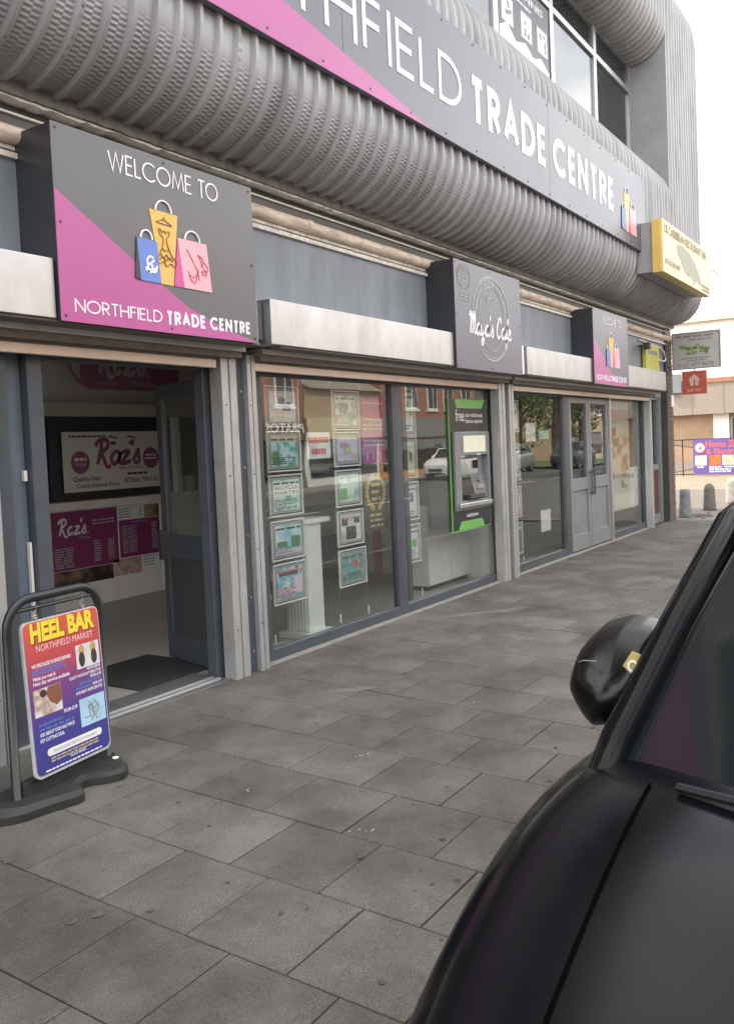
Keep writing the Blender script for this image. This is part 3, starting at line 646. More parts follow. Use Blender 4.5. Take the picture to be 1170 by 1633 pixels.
# beauty kiosk facing the doorway
YK = 7.88
K = thing('beauty_kiosk', 'white panelled beauty kiosk with counter inside the open doorway', 'kiosk', (6.9, YK+.3, 0))
mb = MB(); mb.box(5.6, 7.50, YK, YK+.05, 0, 1.06); part(mb, 'counter_front', M['offwhite'], K)
mb = MB(); mb.box(5.4, 7.76, YK-.06, YK+.35, 1.07, 1.165); part(mb, 'counter_top', M['white'], K, bevel=.01)
mb = MB(); mb.box(7.51, 7.72, YK-.02, YK+.12, 0, 1.068); part(mb, 'corner_post', M['offwhite'], K)
bparts('side_counter', M['offwhite'], K, (7.73, 8.45, YK+.02, YK+.08, 0, 1.06), (7.77, 8.45, YK-.02, YK+.3, 1.07, 1.17))
mb = MB(); mb.box(5.5, 8.6, YK-.03, YK+.1, 2.09, 2.235); part(mb, 'head_beam', mat('cream_beam', (.52, .48, .40), .6, var=.05), K)
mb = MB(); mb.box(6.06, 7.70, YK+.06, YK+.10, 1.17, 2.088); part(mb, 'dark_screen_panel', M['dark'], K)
bparts('window_post', M['offwhite'], K, (7.84, 7.92, YK, YK+.08, 1.171, 2.088), (8.36, 8.44, YK, YK+.08, 1.171, 2.088))
mb = MB(); mb.box(5.4, 8.6, YK+.12, YK+.2, 2.237, 3.28); part(mb, 'upper_panel', M['intwall'], K)
mb = MB(); mb.box(5.62, 6.04, YK+.5, YK+.56, 1.17, 2.088); part(mb, 'stone_effect_panel', mat('stone_effect', (.42, .30, .18), .7, var=.5, scale=9), K)
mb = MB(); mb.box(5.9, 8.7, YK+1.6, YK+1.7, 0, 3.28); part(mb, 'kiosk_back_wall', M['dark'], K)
mb = MB(); mb.box(8.1, 8.25, YK+.12, YK+.22, 1.171, 1.36); solo(mb, 'counter_box', M['offwhite'], 'small white box standing on the kiosk side counter', 'box', bevel=.005)
# hanging white sign with script name
def raz_sign(name, label, x0, x1, z0, z1, Y, bgm, letm, sx0, sx1, sv, sh, wd):
    t = thing(name, label, 'sign', ((x0+x1)/2, Y, z0)); mb = MB(); mb.box(x0, x1, Y, Y+.02, z0, z1); part(mb, 'panel', bgm, t)
    part(strokes("Raz's", SCRIPT, -.02, FY(Y-.001), sx0, sx1, sv, sh, wd, slant=.12, smooth=True, hmax=1.95), 'script_lettering', letm, t)
    return t
t = raz_sign('kiosk_name_sign', 'white sign with pink script name and drawn eyes above the kiosk counter', 6.175, 7.57, 1.262, 1.92, YK-.0, M['offwhite'], M['plumdim'], 6.58, 7.28, 1.53, .32, .048)
mb = MB(); f_ = FY(YK-.001)
for cx in (6.85, 7.12): mb.prism([(cx-.08, 1.84), (cx-.02, 1.875), (cx+.07, 1.855), (cx+.09, 1.83), (cx+.03, 1.85), (cx-.03, 1.855)], f_, 0, .002); mb.prism(ellipse(cx+.01, 1.79, .045, .018, 12), f_, 0, .002)
part(mb, 'eyebrow_drawing', M['ink'], t)
for cx, cz in ((6.39, 1.585), (7.42, 1.605)): mb = MB(); mb.prism(ellipse(cx, cz, .125, .125), f_, 0, .002); part(mb, 'round_badge', M['plumdim'], t)
mb = MB(); bars(mb, FY(YK-.004), 6.31, 6.47, 1.60, .035, words=2); text_mesh('TODAY', 6.31, 6.47, 1.54, .04, FY(YK-.004), mb=mb); bars(mb, FY(YK-.004), 7.34, 7.5, 1.63, .02); bars(mb, FY(YK-.004), 7.33, 7.51, 1.59, .02); part(mb, 'badge_lettering', M['letter'], t)
mb = MB(); text_mesh('Quality Hair', 6.28, 6.66, 1.38, .05, f_, bold=.015, mb=mb); text_mesh('Consultation Free', 6.32, 6.92, 1.305, .045, f_, bold=.01, mb=mb); text_mesh('07300 790132', 7.0, 7.52, 1.33, .055, f_, bold=.015, mb=mb); text_mesh('Beauty & Extensions', 6.93, 7.28, 1.49, .035, f_, mb=mb); bars(mb, f_, 7.05, 7.35, 1.42, .025); bars(mb, f_, 6.25, 6.75, 1.86, .018, words=8); part(mb, 'small_lettering', M['ink'], t)
t = thing('hanging_kiosk_sign', 'faded plum rounded sign with pale script name hung above the kiosk beam', 'sign', (6.95, 7.7, 2.38))
pts = [(6.42, 2.38), (7.75, 2.38), (7.78, 2.95), (6.20, 2.95), (6.12, 2.75), (6.2, 2.55), (6.3, 2.44)]
mb = MB(); mb.prism(pts, FY(7.72), 0, .03); part(mb, 'panel', M['plumdim'], t)
mb = MB(); mb.prism([(6.14, 2.75), (6.21, 2.56), (6.30, 2.46), (6.30, 2.95), (6.20, 2.95)], FY(7.689), 0, .003); part(mb, 'cream_edge', mat('tan_print', (.5, .42, .34), .5), t)
part(strokes("Raz's", SCRIPT, -.02, FY(7.688), 6.52, 7.25, 2.53, .42, .05, slant=.12, smooth=True, hmax=1.95), 'script_lettering', M['letterdim'], t)
mb = MB(); text_mesh('Beauty &', 6.9, 7.3, 2.53, .06, FY(7.687), mb=mb); text_mesh('Waxing', 7.0, 7.35, 2.43, .06, FY(7.687), mb=mb); text_mesh('London', 6.5, 6.8, 2.43, .04, FY(7.687), mb=mb); part(mb, 'small_lettering', M['letterdim'], t)
# price poster on the counter front
t = thing('price_list_poster', 'plum price list poster with face photographs on the kiosk counter', 'poster', (6.75, YK, .24))
f_ = FY(YK-.003)
mb = MB(); mb.prism(rect(5.95, 7.50, .25, 1.065), f_, 0, .004); part(mb, 'sheet', M['white'], t)
f_ = FY(YK-.0075)
mb = MB(); mb.prism(rect(5.955, 6.85, .43, 1.06), f_, 0, .002); mb.prism(rect(6.87, 7.49, .47, .90), f_, 0, .002); part(mb, 'plum_panel', M['plum'], t)
pm = print_mat('face_photo', [(.02, .015, .015), (.05, .03, .03), (.33, .17, .13), (.42, .24, .19)], 3.2, 1)
mb = MB(); mb.prism(rect(5.955, 6.76, .26, .425), f_, 0, .002); part(mb, 'face_photo', pm, t)
mb = MB(); mb.prism(rect(6.77, 7.18, .27, .46), f_, 0, .002); part(mb, 'nail_photo', print_mat('nail_photo', [(.4, .15, .15), (.5, .36, .32), (.6, .5, .45)], 14, 2), t)
mb = MB(); mb.prism(rect(7.26, 7.49, .905, 1.055), f_, 0, .002); part(mb, 'eye_photo', print_mat('eye_photo', [(.06, .04, .03), (.3, .17, .12), (.42, .27, .2)], 9, 3), t)
part(strokes("Raz's", SCRIPT, -.02, FY(YK-.010), 6.03, 6.42, .80, .19, .022, slant=.12, smooth=True, hmax=1.95), 'script_lettering', M['letter'], t)
mb = MB(); g_ = FY(YK-.010)
text_mesh('Beauty &', 6.24, 6.45, .80, .03, g_, mb=mb); text_mesh('Waxing', 6.30, 6.45, .755, .03, g_, mb=mb)
for i in range(9): bars(mb, g_, 5.98, 6.22, .66-.025*i, .010, words=2); bars(mb, g_, 6.50, 6.60, .70-.027*i, .012, words=1); bars(mb, g_, 6.70, 6.79, .70-.027*i, .012, words=1)
for i in range(2): bars(mb, g_, 6.5, 6.8, .93-.035*i, .015)
text_mesh('Gold Waxing', 7.05, 7.32, .86, .025, g_, mb=mb)
for i in range(13): bars(mb, g_, 6.91, 7.13, .82-.025*i, .010, words=2); bars(mb, g_, 7.36, 7.45, .83-.025*i, .012, words=1)
part(mb, 'price_lines', M['letterdim'], t)
mb = MB(); g_ = FY(YK-.0075)
for i in range(4): bars(mb, g_, 6.88, 7.05, 1.02-.03*i, .012, words=2); bars(mb, g_, 7.18, 7.23, 1.03-.03*i, .012, words=1)
for i in range(4): bars(mb, g_, 7.21, 7.38, .44-.035*i, .011, words=2)
part(mb, 'dark_lines', M['inkgrey'], t)

# ============================================================ SIGNS ON THE BUILDING
def bag_group(f_, x0, z0, w, h, t, detail=True):
    """three paper carrier bags, printed; box given in sign units"""
    U = lambda u: x0+u*w; V = lambda v: z0+v*h; s = .0015
    def poly(pts, name, m, lv): mb = MB(); mb.prism([(U(a), V(b)) for a, b in pts], f_, 0, s*lv); return part(mb, name, m, t)
    poly([(.215, .87), (.575, .87), (.48, 0), (.30, 0), (.295, .3)], 'yellow_bag', M['bagy'], 1)
    poly([(.56, .58), (.62, .6), (.63, .0), (.49, .0)], 'pink_bag_side', M['bagpd'], 2)
    poly([(.56, .60), (.95, .60), (1.0, 0), (.62, 0)], 'pink_bag', M['bagp'], 3)
    poly([(.04, .50), (.285, .49), (.315, .0), (.065, 0)], 'blue_bag', M['bagb'], 4)
    poly([(.04, .50), (.065, .0), (.0, .02)], 'blue_bag_side', M['signside'], 5)
    for (cx, cy, rx, ry) in ((.39, .87, .10, .13), (.755, .60, .10, .12), (.16, .5, .07, .10)):
        mb = MB(); ribbon(mb, [(U(cx+rx*cos(radians(a))), V(cy+ry*sin(radians(a)))) for a in range(0, 181, 15)], .009*w/.65, f_, 0, s*6); part(mb, 'bag_handle', M['letter'], t)
    if detail:
        mb = MB()
        for k_, pts in enumerate(([(.29, .73), (.33, .755), (.385, .775), (.44, .75), (.485, .72), (.29, .73)], [(.385, .775), (.39, .80), (.405, .80)], [(.315, .66), (.33, .60), (.365, .56), (.37, .52)], [(.455, .65), (.445, .59), (.415, .56), (.412, .52)], [(.335, .66), (.36, .62), (.385, .645), (.41, .615), (.435, .65)],
              [(.37, .52), (.345, .42), (.30, .33), (.27, .27), (.31, .24), (.36, .27), (.40, .22), (.45, .26), (.50, .23), (.53, .28), (.47, .36), (.43, .45), (.412, .52)], [(.33, .36), (.37, .31), (.40, .36), (.44, .31), (.47, .34)], [(.355, .43), (.39, .40), (.43, .43)], [(.31, .29), (.35, .33), (.39, .28), (.43, .33), (.48, .29)])):
            ribbon(mb, smooth_path([(U(p_), V(q_)) for p_, q_ in pts], 5), .0032, f_, 0, s*4.6+.0001*k_)
        part(mb, 'dress_drawing', M['sepia'], t)
        mb = MB()
        for k_, pts in enumerate(([(.67, .48), (.74, .36), (.80, .24)], [(.68, .22), (.70, .13), (.76, .08), (.79, .16), (.81, .26)], [(.69, .17), (.75, .15), (.79, .19)], [(.81, .26), (.82, .12)], [(.82, .44), (.86, .36), (.89, .28), (.94, .25), (.95, .30), (.90, .36), (.86, .42), (.82, .44)], [(.85, .30), (.89, .35)], [(.86, .24), (.89, .20), (.93, .21), (.90, .25), (.86, .24)])):
            ribbon(mb, smooth_path([(U(p_), V(q_)) for p_, q_ in pts], 5), .0042, f_, 0, s*5.2+.0001*k_)
        part(mb, 'shoe_drawing', M['redink'], t)
        mb = MB(); 
        for k_, pts in enumerate(([(.13, .12), (.16, .18), (.15, .25), (.19, .30), (.23, .28)], [(.18, .10), (.21, .16), (.20, .22), (.24, .26)], [(.14, .20), (.18, .21), (.22, .19)], [(.20, .12), (.25, .13), (.27, .20)], [(.12, .16), (.20, .14), (.25, .17)])):
            ribbon(mb, smooth_path([(U(p_), V(q_)) for p_, q_ in pts], 5), .012, f_, 0, s*5.5+.0002*k_)
        part(mb, 'face_drawing', M['white'], t)
def box_sign(name, label, x0, x1, z0, z1, YS, m, depth):
    t = thing(name, label, 'sign', ((x0+x1)/2, YS+depth/2, z0))
    mb = MB(); mb.box(x0+.006, x1-.006, YS+.004, YS+depth, z0+.004, z1-.004); part(mb, 'return_box', M['signside'], t)
    mb = MB(); mb.box(x0, x1, YS, YS+.0035, z0, z1); part(mb, 'face_panel', m, t)
    sc = MB()
    for x in (x0+.03, (x0+x1)/2, x1-.03):
        for z in (z0+.03, (z0+z1)/2, z1-.03):
            if x == (x0+x1)/2 and z == (z0+z1)/2: continue
            sc.tube([(x, YS-.004, z), (x, YS, z)], .008, 8)
    part(sc, 'screw_heads', M['signside'], t)
    return t
YS = 3.905
t = box_sign('welcome_sign', 'large charcoal and magenta welcome sign with carrier bags over the open doorway', 3.098, 4.719, 2.352, 3.404, YS, M['signgrey'], .312)
f_ = FY(YS-.0005)
mb = MB(); mb.prism([(3.099, 3.055), (3.62, 2.755), (4.063, 2.522), (4.40, 2.418), (4.718, 2.354), (3.099, 2.353)], f_, 0, .0012); part(mb, 'magenta_wedge', M['pink'], t)
g_ = FY(YS-.002)
part(strokes('WELCOME', GL, .17, g_, 3.475, 4.140, 3.232, .115, .0108), 'welcome_lettering', M['letter'], t); part(strokes('TO', GL, .12, g_, 4.192, 4.378, 3.232, .115, .0108), 'welcome_lettering', M['letter'], t)
part(strokes('NORTHFIELD', GL, .19, g_, 3.19, 3.83, 2.408, .072, .0085), 'thin_lettering', M['letter'], t)
part(strokes('TRADE', GL, .42, g_, 3.865, 4.205, 2.405, .082, .0175), 'bold_lettering', M['letter'], t); part(strokes('CENTRE', GL, .42, g_, 4.245, 4.64, 2.405, .082, .0175), 'bold_lettering', M['letter'], t)
bag_group(g_, 3.63, 2.642, .645, .435*1.15, t)
# third sign, same design
t = box_sign('welcome_sign', 'smaller looking grey and magenta welcome sign above the double doors', 11.77, 13.35, 2.345, 3.372, YS, M['signgrey2'], .312)
mb = MB(); mb.prism([(11.771, 2.97), (12.25, 2.70), (12.55, 2.51), (12.9, 2.42), (13.349, 2.347), (11.771, 2.347)], f_, 0, .0012); part(mb, 'magenta_wedge', M['pink'], t)
part(strokes('WELCOME', GL, .17, g_, 12.14, 12.785, 3.19, .11, .013), 'welcome_lettering', M['letter'], t); part(strokes('TO', GL, .12, g_, 12.84, 13.02, 3.19, .11, .013), 'welcome_lettering', M['letter'], t)
part(strokes('NORTHFIELD', GL, .19, g_, 11.85, 12.45, 2.40, .075, .010), 'thin_lettering', M['letter'], t)
part(strokes('TRADE', GL, .42, g_, 12.48, 12.81, 2.40, .082, .0175), 'bold_lettering', M['letter'], t); part(strokes('CENTRE', GL, .42, g_, 12.85, 13.22, 2.40, .082, .0175), 'bold_lettering', M['letter'], t)
bag_group(g_, 12.28, 2.60, .64, .44*1.1, t, False)
# cafe sign
t = box_sign('cafe_sign', 'square grey cafe sign with white script name in thin rings and a laurel wreath', 7.70, 9.30, 2.345, 3.40, YS, M['signgrey2'], .315)
mb = MB(); cx, cz = 8.53, 2.89
ring = lambda rx, ry, a0, a1: arc(cx, cz, rx, ry, a0, a1, 48)
for i, (rx, ry, w_) in enumerate(((.45, .43, .014), (.425, .405, .006), (.305, .33, .008))):
    ribbon(mb, ring(rx, ry, -15, 180), w_, g_, 0, .001+.0004*i); ribbon(mb, ring(rx, ry, 215, 335), w_, g_, 0, .001+.0004*i)
part(mb, 'ring', M['letterdim'], t)
mb = MB(); mb2 = MB()
for i in range(30):
    if i in (9, 18, 24): continue
    a = radians(168-i*5.2); rr = .366
    def Mc(u, v, w, a=a, rr=rr): return g_(cx+(rr+v)*1.02*cos(a)+u*sin(a), cz+(rr+v)*sin(a)-u*cos(a), w)
    mb.prism(rect(-.011, .011, -.018, .018), Mc, 0, .0012)
part(mb, 'ring_lettering', M['letterdim'], t)
part(strokes("Maya's Cafe", SCRIPT, .05, g_, 7.97, 9.02, 2.69, .24, .024, slant=.10, smooth=True, hmax=1.9), 'script_lettering', M['letter'], t)
mb = MB()
ribbon(mb, smooth_path([(8.40, 3.08), (8.36, 3.11), (8.39, 3.14), (8.46, 3.10), (8.56, 3.11), (8.58, 3.06), (8.54, 3.0), (8.47, 2.985), (8.43, 3.03), (8.42, 3.09)]), .008, g_, 0, .0012)
ribbon(mb, smooth_path([(8.48, 3.13), (8.50, 3.17), (8.47, 3.19), (8.5, 3.22)]), .006, g_, 0, .0014); ribbon(mb, [(8.44, 2.965), (8.6, 2.96)], .006, g_, 0, .0016)
part(mb, 'cup_drawing', M['letterdim'], t)
mb = MB()
def wreath(mb, cx, cz, rx, rz, f_, leaf, w=.001, n=9):
    for s_ in (-1, 1):
        for i in range(n):
            a = radians(-80+150*i/(n-1)); x = cx+s_*rx*cos(a); z = cz+rz*sin(a); ta = a+pi/2
            for o_ in (-.5, .5):
                d = (cos(ta+o_)*leaf*s_, sin(ta+o_)*leaf); q = (-d[1]*.28, d[0]*.28)
                mb.prism([(x, z), (x+d[0]*.5+q[0], z+d[1]*.5+q[1]), (x+d[0], z+d[1]), (x+d[0]*.5-q[0], z+d[1]*.5-q[1])], f_, 0, w+.0003*((i+(o_ > 0)) % 4))
wreath(mb, 7.92, 3.24, .135, .105, g_, .045)
for i in range(4): bars(mb, g_, 7.86, 7.98, 3.30-.035*i, .015, .0012, 1)
for i in range(3): bars(mb, g_, 7.82, 8.02, 3.08-.035*i, .015, .0012, 2)
part(mb, 'laurel_wreath', mat('dull_gold_print', (.28, .27, .22), .5), t)
# main sign
t = thing('main_fascia_sign', 'long slate sign reading Northfield Trade Centre across the rolled cladding', 'sign', (7.8, 3.6, 4.265))
Yb = 3.565
for (a, b) in ((1.2, 5.42), (5.424, 9.446), (9.45, 13.2)):
    mb = MB(); mb.box(a, b, Yb, Yb+.045, 4.265, 5.32); part(mb, 'sign_panel', M['signgrey2'], t, bevel=.003)
f_ = FY(Yb-.0005); g_ = FY(Yb-.002)
mb = MB(); mb.prism([(1.2, 5.1), (4.70, 4.56), (5.80, 4.405), (6.41, 4.318), (6.72, 4.267), (1.2, 4.267)], f_, 0, .0012); part(mb, 'magenta_wedge', M['pink'], t)
part(strokes('NORTHFIELD', GL, .23, g_, 3.18, 7.32, 4.575, .425, .048), 'thin_lettering', M['letter'], t)
part(strokes('TRADE', GL, .42, g_, 7.50, 9.37, 4.575, .425, .092), 'bold_lettering', M['letter'], t)
part(strokes('CENTRE', GL, .42, g_, 9.56, 11.77, 4.575, .425, .092), 'bold_lettering', M['letter'], t)
bag_group(g_, 12.05, 4.42, .72, .60, t, False)
sc = MB()
for i in range(20): sc.tube([(1.5+i*.61, Yb-.005, 4.31), (1.5+i*.61, Yb, 4.31)], .010, 8); sc.tube([(1.5+i*.61, Yb-.005, 5.28), (1.5+i*.61, Yb, 5.28)], .010, 8)
part(sc, 'screw_heads', M['signside'], t)
# yellow restaurant box sign
M['yellow'] = mat('pale_yellow_sign', (.74, .58, .25), .35, var=.05); M['yellowd'] = mat('yellow_sign_edge', (.62, .43, .10), .4, var=.05)
t = thing('restaurant_sign', 'pale yellow box sign with a grey island map at the corner of the cladding', 'sign', (14.5, 3.4, 3.92))
mb = MB(); mb.box(12.95, 16.02, 3.285, 3.40, 3.93, 4.675); part(mb, 'light_box', M['yellowd'], t)
mb = MB(); mb.box(13.0, 15.97, 3.402, 3.63, 3.95, 4.66); part(mb, 'rear_box', M['wallgrey'], t)
mb = MB(); mb.box(12.95, 16.02, 3.25, 3.284, 3.93, 4.675); part(mb, 'face_panel', M['yellow'], t)
g_ = FY(3.2495); mb = MB()
text_mesh('US CARIBBEAN RESTAURANT BAR', 13.05, 15.75, 4.50, .13, g_, bold=.02, mb=mb); text_mesh('EAT IN & TAKE AWAY', 13.05, 13.95, 4.06, .08, g_, bold=.02, mb=mb); bars(mb, g_, 15.35, 15.95, 4.02, .04); bars(mb, g_, 15.4, 15.95, 3.96, .04)
part(mb, 'lettering', mat('olive_ink', (.16, .13, .06), .5), t)
pts = [(13.75, 4.42), (13.95, 4.47), (14.25, 4.46), (14.6, 4.42), (14.9, 4.33), (15.15, 4.22), (15.35, 4.08), (15.25, 4.0), (15.0, 4.06), (14.8, 3.97), (14.7, 4.08), (14.4, 4.05), (14.15, 4.12), (14.0, 4.22), (13.8, 4.3)]
mb = MB(); mb.prism(pts, g_, 0, .002); part(mb, 'island_map', mat('grey_green_print', (.34, .33, .24), .5), t)
# projecting signs on the corner pillar
t = thing('takeaway_sign', 'grey projecting sign with green food picture hanging off the corner pillar', 'sign', (17.0, 3.7, 2.8))
mb = MB(); mb.box(16.98, 17.03, 3.32, 4.13, 2.815, 3.455); part(mb, 'board', mat('pale_grey_sign', (.42, .42, .40), .45, var=.04), t)
mb = MB(); mb.box(16.97, 17.04, 3.30, 3.322, 2.80, 3.47); mb.box(16.97, 17.04, 4.128, 4.15, 2.80, 3.47); mb.box(16.97, 17.04, 3.322, 4.128, 2.80, 2.817); mb.box(16.97, 17.04, 3.322, 4.128, 3.453, 3.47); mb.box(16.98, 17.02, 4.15, 4.24, 3.3, 3.34); part(mb, 'sign_frame', M['inkgrey'], t)
g_ = FX(16.979); mb = MB(); text_mesh('0121 477 9673', -4.05, -3.42, 2.85, .065, g_, bold=.02, mb=mb); bars(mb, g_, -4.08, -3.4, 3.38, .035, words=4); bars(mb, g_, -3.85, -3.42, 3.32, .025, words=3); bars(mb, g_, -4.0, -3.5, 2.985, .022, words=5); bars(mb, g_, -3.9, -3.55, 2.945, .02); part(mb, 'lettering', M['inkgrey'], t)
mb = MB()
for k in range(16):
    u = -3.75+random.uniform(-.22, .22); v = 3.15+random.uniform(-.08, .09); mb.prism(ellipse(u, v, random.uniform(.03, .07), random.uniform(.02, .05), 9), g_, 0, .001+.0003*k)
part(mb, 'food_picture', print_mat('food_print', [(.1, .16, .05), (.22, .3, .1), (.4, .38, .3)], 14, 5), t)
t = thing('delivery_sign', 'small red projecting sign with a white house mark below the grey sign', 'sign', (17.0, 3.76, 2.33))
mb = MB(); mb.box(16.985, 17.025, 3.553, 3.985, 2.335, 2.76); part(mb, 'board', mat('red_sign', (.45, .085, .05), .4, var=.05), t)
mb = MB(); mb.box(16.995, 17.015, 3.76, 3.78, 2.76, 2.81); part(mb, 'hanger', M['inkgrey'], t)
g_ = FX(16.984); mb = MB(); c_ = -3.77
mb.prism([(c_-.11, 2.58), (c_-.06, 2.65), (c_, 2.70), (c_+.06, 2.65), (c_+.11, 2.58), (c_+.075, 2.58), (c_+.075, 2.49), (c_+.02, 2.49), (c_+.015, 2.60), (c_-.005, 2.60), (c_-.01, 2.49), (c_-.075, 2.49), (c_-.075, 2.58)], g_, 0, .002)
text_mesh('JUST EAT', c_-.13, c_+.13, 2.385, .05, g_, bold=.02, mb=mb); part(mb, 'house_mark', mat('dusty_pink_print', (.62, .42, .38), .5), t)
# small yellow notice + camera bracket on fascia
t = thing('yellow_notice', 'upright yellow notice board at the far end of the grey fascia', 'sign', (15.6, 4.15, 2.72))
mb = MB(); mb.box(15.18, 16.02, 4.14, 4.20, 2.70, 3.17); part(mb, 'board', mat('lime_yellow_board', (.50, .48, .10), .45, var=.08), t)
mb = MB(); bars(mb, FY(4.1395), 15.3, 15.9, 3.0, .07, words=3); part(mb, 'lettering', M['inkgrey'], t)
t = thing('security_light', 'small dark security light on the fascia beside the yellow notice', 'lamp', (15.0, 4.1, 3.05))
mb = MB(); mb.box(14.95, 15.08, 4.02, 4.12, 3.05, 3.16); part(mb, 'lamp_head', M['dark'], t, bevel=.01)
mb = MB(); mb.tube([(15.02, 4.12, 3.1), (15.02, 4.22, 3.12)], .015, 8); part(mb, 'bracket', M['dark'], t)
mb = MB(); mb.tube([(15.0, 4.2, 3.22), (16.3, 4.19, 3.18), (16.5, 4.18, 3.12), (16.6, 4.17, 2.98), (16.4, 4.16, 2.93), (16.0, 4.16, 2.95)], .012, 6); solo(mb, 'fascia_cable', M['offwhite'], 'pale cable looping along the fascia to the yellow notice', 'cable')
mb = MB(); mb.box(16.93, 17.06, 4.165, 4.186, 2.12, 2.34); solo(mb, 'pillar_notice', M['white'], 'small white notice fixed high on the brick corner pillar', 'notice')
# poster in the upstairs window
t = thing('upstairs_poster', 'dark window poster with white building pictures in the upstairs window', 'poster', (10.45, 4.22, 6.1))
mb = MB(); mb.box(9.69, 11.30, 4.215, 4.222, 6.06, 7.20); part(mb, 'sheet', mat('slate_poster', (.09, .095, .11), .4, var=.05), t)
g_ = FY(4.2145); mb = MB(); text_mesh('TANNIS', 10.15, 11.1, 7.02, .09, g_, bold=.02, mb=mb); bars(mb, g_, 9.9, 10.7, 6.93, .03, words=6)
for i, x in enumerate((9.80, 10.38, 10.90)): mb.prism(rect(x, x+.33, 6.55, 6.86), g_, 0, .001)
mb.prism([(9.72, 6.45), (9.95, 6.56), (10.2, 6.42), (10.5, 6.5), (10.75, 6.4), (11.0, 6.48), (11.28, 6.38), (11.28, 6.1), (9.72, 6.1)], g_, 0, .0015); part(mb, 'white_print', mat('poster_white', (.72, .72, .74), .5), t)
mb = MB(); g2 = FY(4.2125)
for x in (9.85, 10.43, 10.95):
    for k in range(7): a = x+random.uniform(0, .2); z = random.uniform(6.57, 6.78); mb.prism(rect(a, a+.05, z, z+.05), g2, 0, .0005+.0001*k)
part(mb, 'print_detail', M['inkgrey'], t)

# ============================================================ WINDOW DISPLAY
YD = 4.405
def holder(name, label, x0, x1, z0, z1, pm, extra=None, group='clear poster holders on cables in the shop windows'):
    t = thing(name, label, 'poster holder', ((x0+x1)/2, YD, z0), group=group); e = .010
    mb = MB(); mb.box(x0, x1, YD, YD+.014, z1-e, z1); mb.box(x0, x1, YD, YD+.014, z0, z0+e); mb.box(x0, x0+e*.7, YD, YD+.014, z0+e, z1-e); mb.box(x1-e*.7, x1, YD, YD+.014, z0+e, z1-e); part(mb, 'acrylic_edge', M['acrylic'], t)
    mb = MB(); mb.box(x0+.022, x1-.022, YD+.008, YD+.013, z0+.02, z1-.02); part(mb, 'grey_mount', mat('mount_grey', (.33, .34, .34), .5), t)
    mb = MB(); mb.box(x0+.048, x1-.048, YD+.003, YD+.006, z0+.042, z1-.042); sh = part(mb, 'sheet', pm, t)
    rg = random.Random(int(x0*1000+z0*77)); F2 = FY(YD+.0024); bmx = MB(); a_, b_, c_, d_ = x0+.055, x1-.055, z0+.05, z1-.05
    for q in range(rg.randint(2, 5)): bars(bmx, F2, a_, a_+(b_-a_)*rg.uniform(.4, 1), c_+(d_-c_)*(.04+.07*q), (d_-c_)*.03, .0009, rg.randint(3, 6), rg)
    bars(bmx, F2, a_, b_, d_-(d_-c_)*.12, (d_-c_)*.07, .0009, 3, rg); po = part(bmx, 'small_lettering', rg.choice((M['ink'], M['inkgrey'], M['letter'], M['redink'])), t)
    if extra is None:
        for q in range(rg.randint(2, 3)):
            ax_ = rg.uniform(a_, b_-(b_-a_)*.45); az_ = rg.uniform(c_+(d_-c_)*.3, d_-(d_-c_)*.45); mbq = MB(); mbq.prism(rect(ax_, ax_+(b_-a_)*rg.uniform(.25, .45), az_, az_+(d_-c_)*rg.uniform(.2, .32)), F2, 0, .0010+.0003*q)
            part(mbq, 'printed_block', print_mat('leaflet_photo', [tuple(rg.uniform(.05, .5) for _ in 'rgb') for _ in range(3)], 22, rg.random()*9), t)
    if extra: extra(FY(YD+.0025), x0+.048, x1-.048, z0+.042, z1-.042, t)
    return t
def ex_text(lines, m, top=.9, hh=.14):
    def f(F, a, b, c, d, t):
        mb = MB(); mb.prism(rect(a, b, c+(d-c)*.48, c+(d-c)*.86), F, 0, .0005); part(mb, 'title_panel', M['white'], t)
        mb = MB(); G = lambda u, v, w: F(u, v, w+.0008)
        for i, s in enumerate(lines): text_mesh(s, a+.02, b-.02, c+(d-c)*(.69-.17*i), (d-c)*.12, G, w=.0004, mb=mb)
        part(mb, 'title', m, t)
    return f
def ex_blocks(cols):
    def f(F, a, b, c, d, t):
        for i, (x0, x1, y0, y1, m) in enumerate(cols):
            mb = MB(); mb.prism(rect(a+(b-a)*x0, a+(b-a)*x1, c+(d-c)*y0, c+(d-c)*y1), F, 0, .0004+.0003*i); part(mb, 'printed_block', m, t)
    return f
teal = (.10, .42, .42); pale = (.62, .74, .72); grn = (.10, .30, .16); blu = (.18, .40, .58); wht = (.72, .74, .72); cre = (.70, .62, .50); lil = (.42, .38, .58)
fm = lambda n, c: mat(n, c, .5, var=.12, scale=30)
bl_dark = fm('photo_dark', (.06, .07, .07)); bl_pink = fm('flyer_pink', (.62, .36, .42)); bl_teal = fm('flyer_teal', (.12, .42, .44)); bl_green = fm('flyer_green', (.18, .45, .14)); bl_sky = fm('flyer_sky', (.28, .50, .66)); bl_tree = fm('flyer_tree', (.10, .22, .10))
COLA = [(5.37, 5.80, 1.80, 2.13), (5.37, 5.80, 1.445, 1.77), (5.37, 5.80, 1.09, 1.42), (5.37, 5.80, .737, 1.055), (5.37, 5.79, .385, .71)]
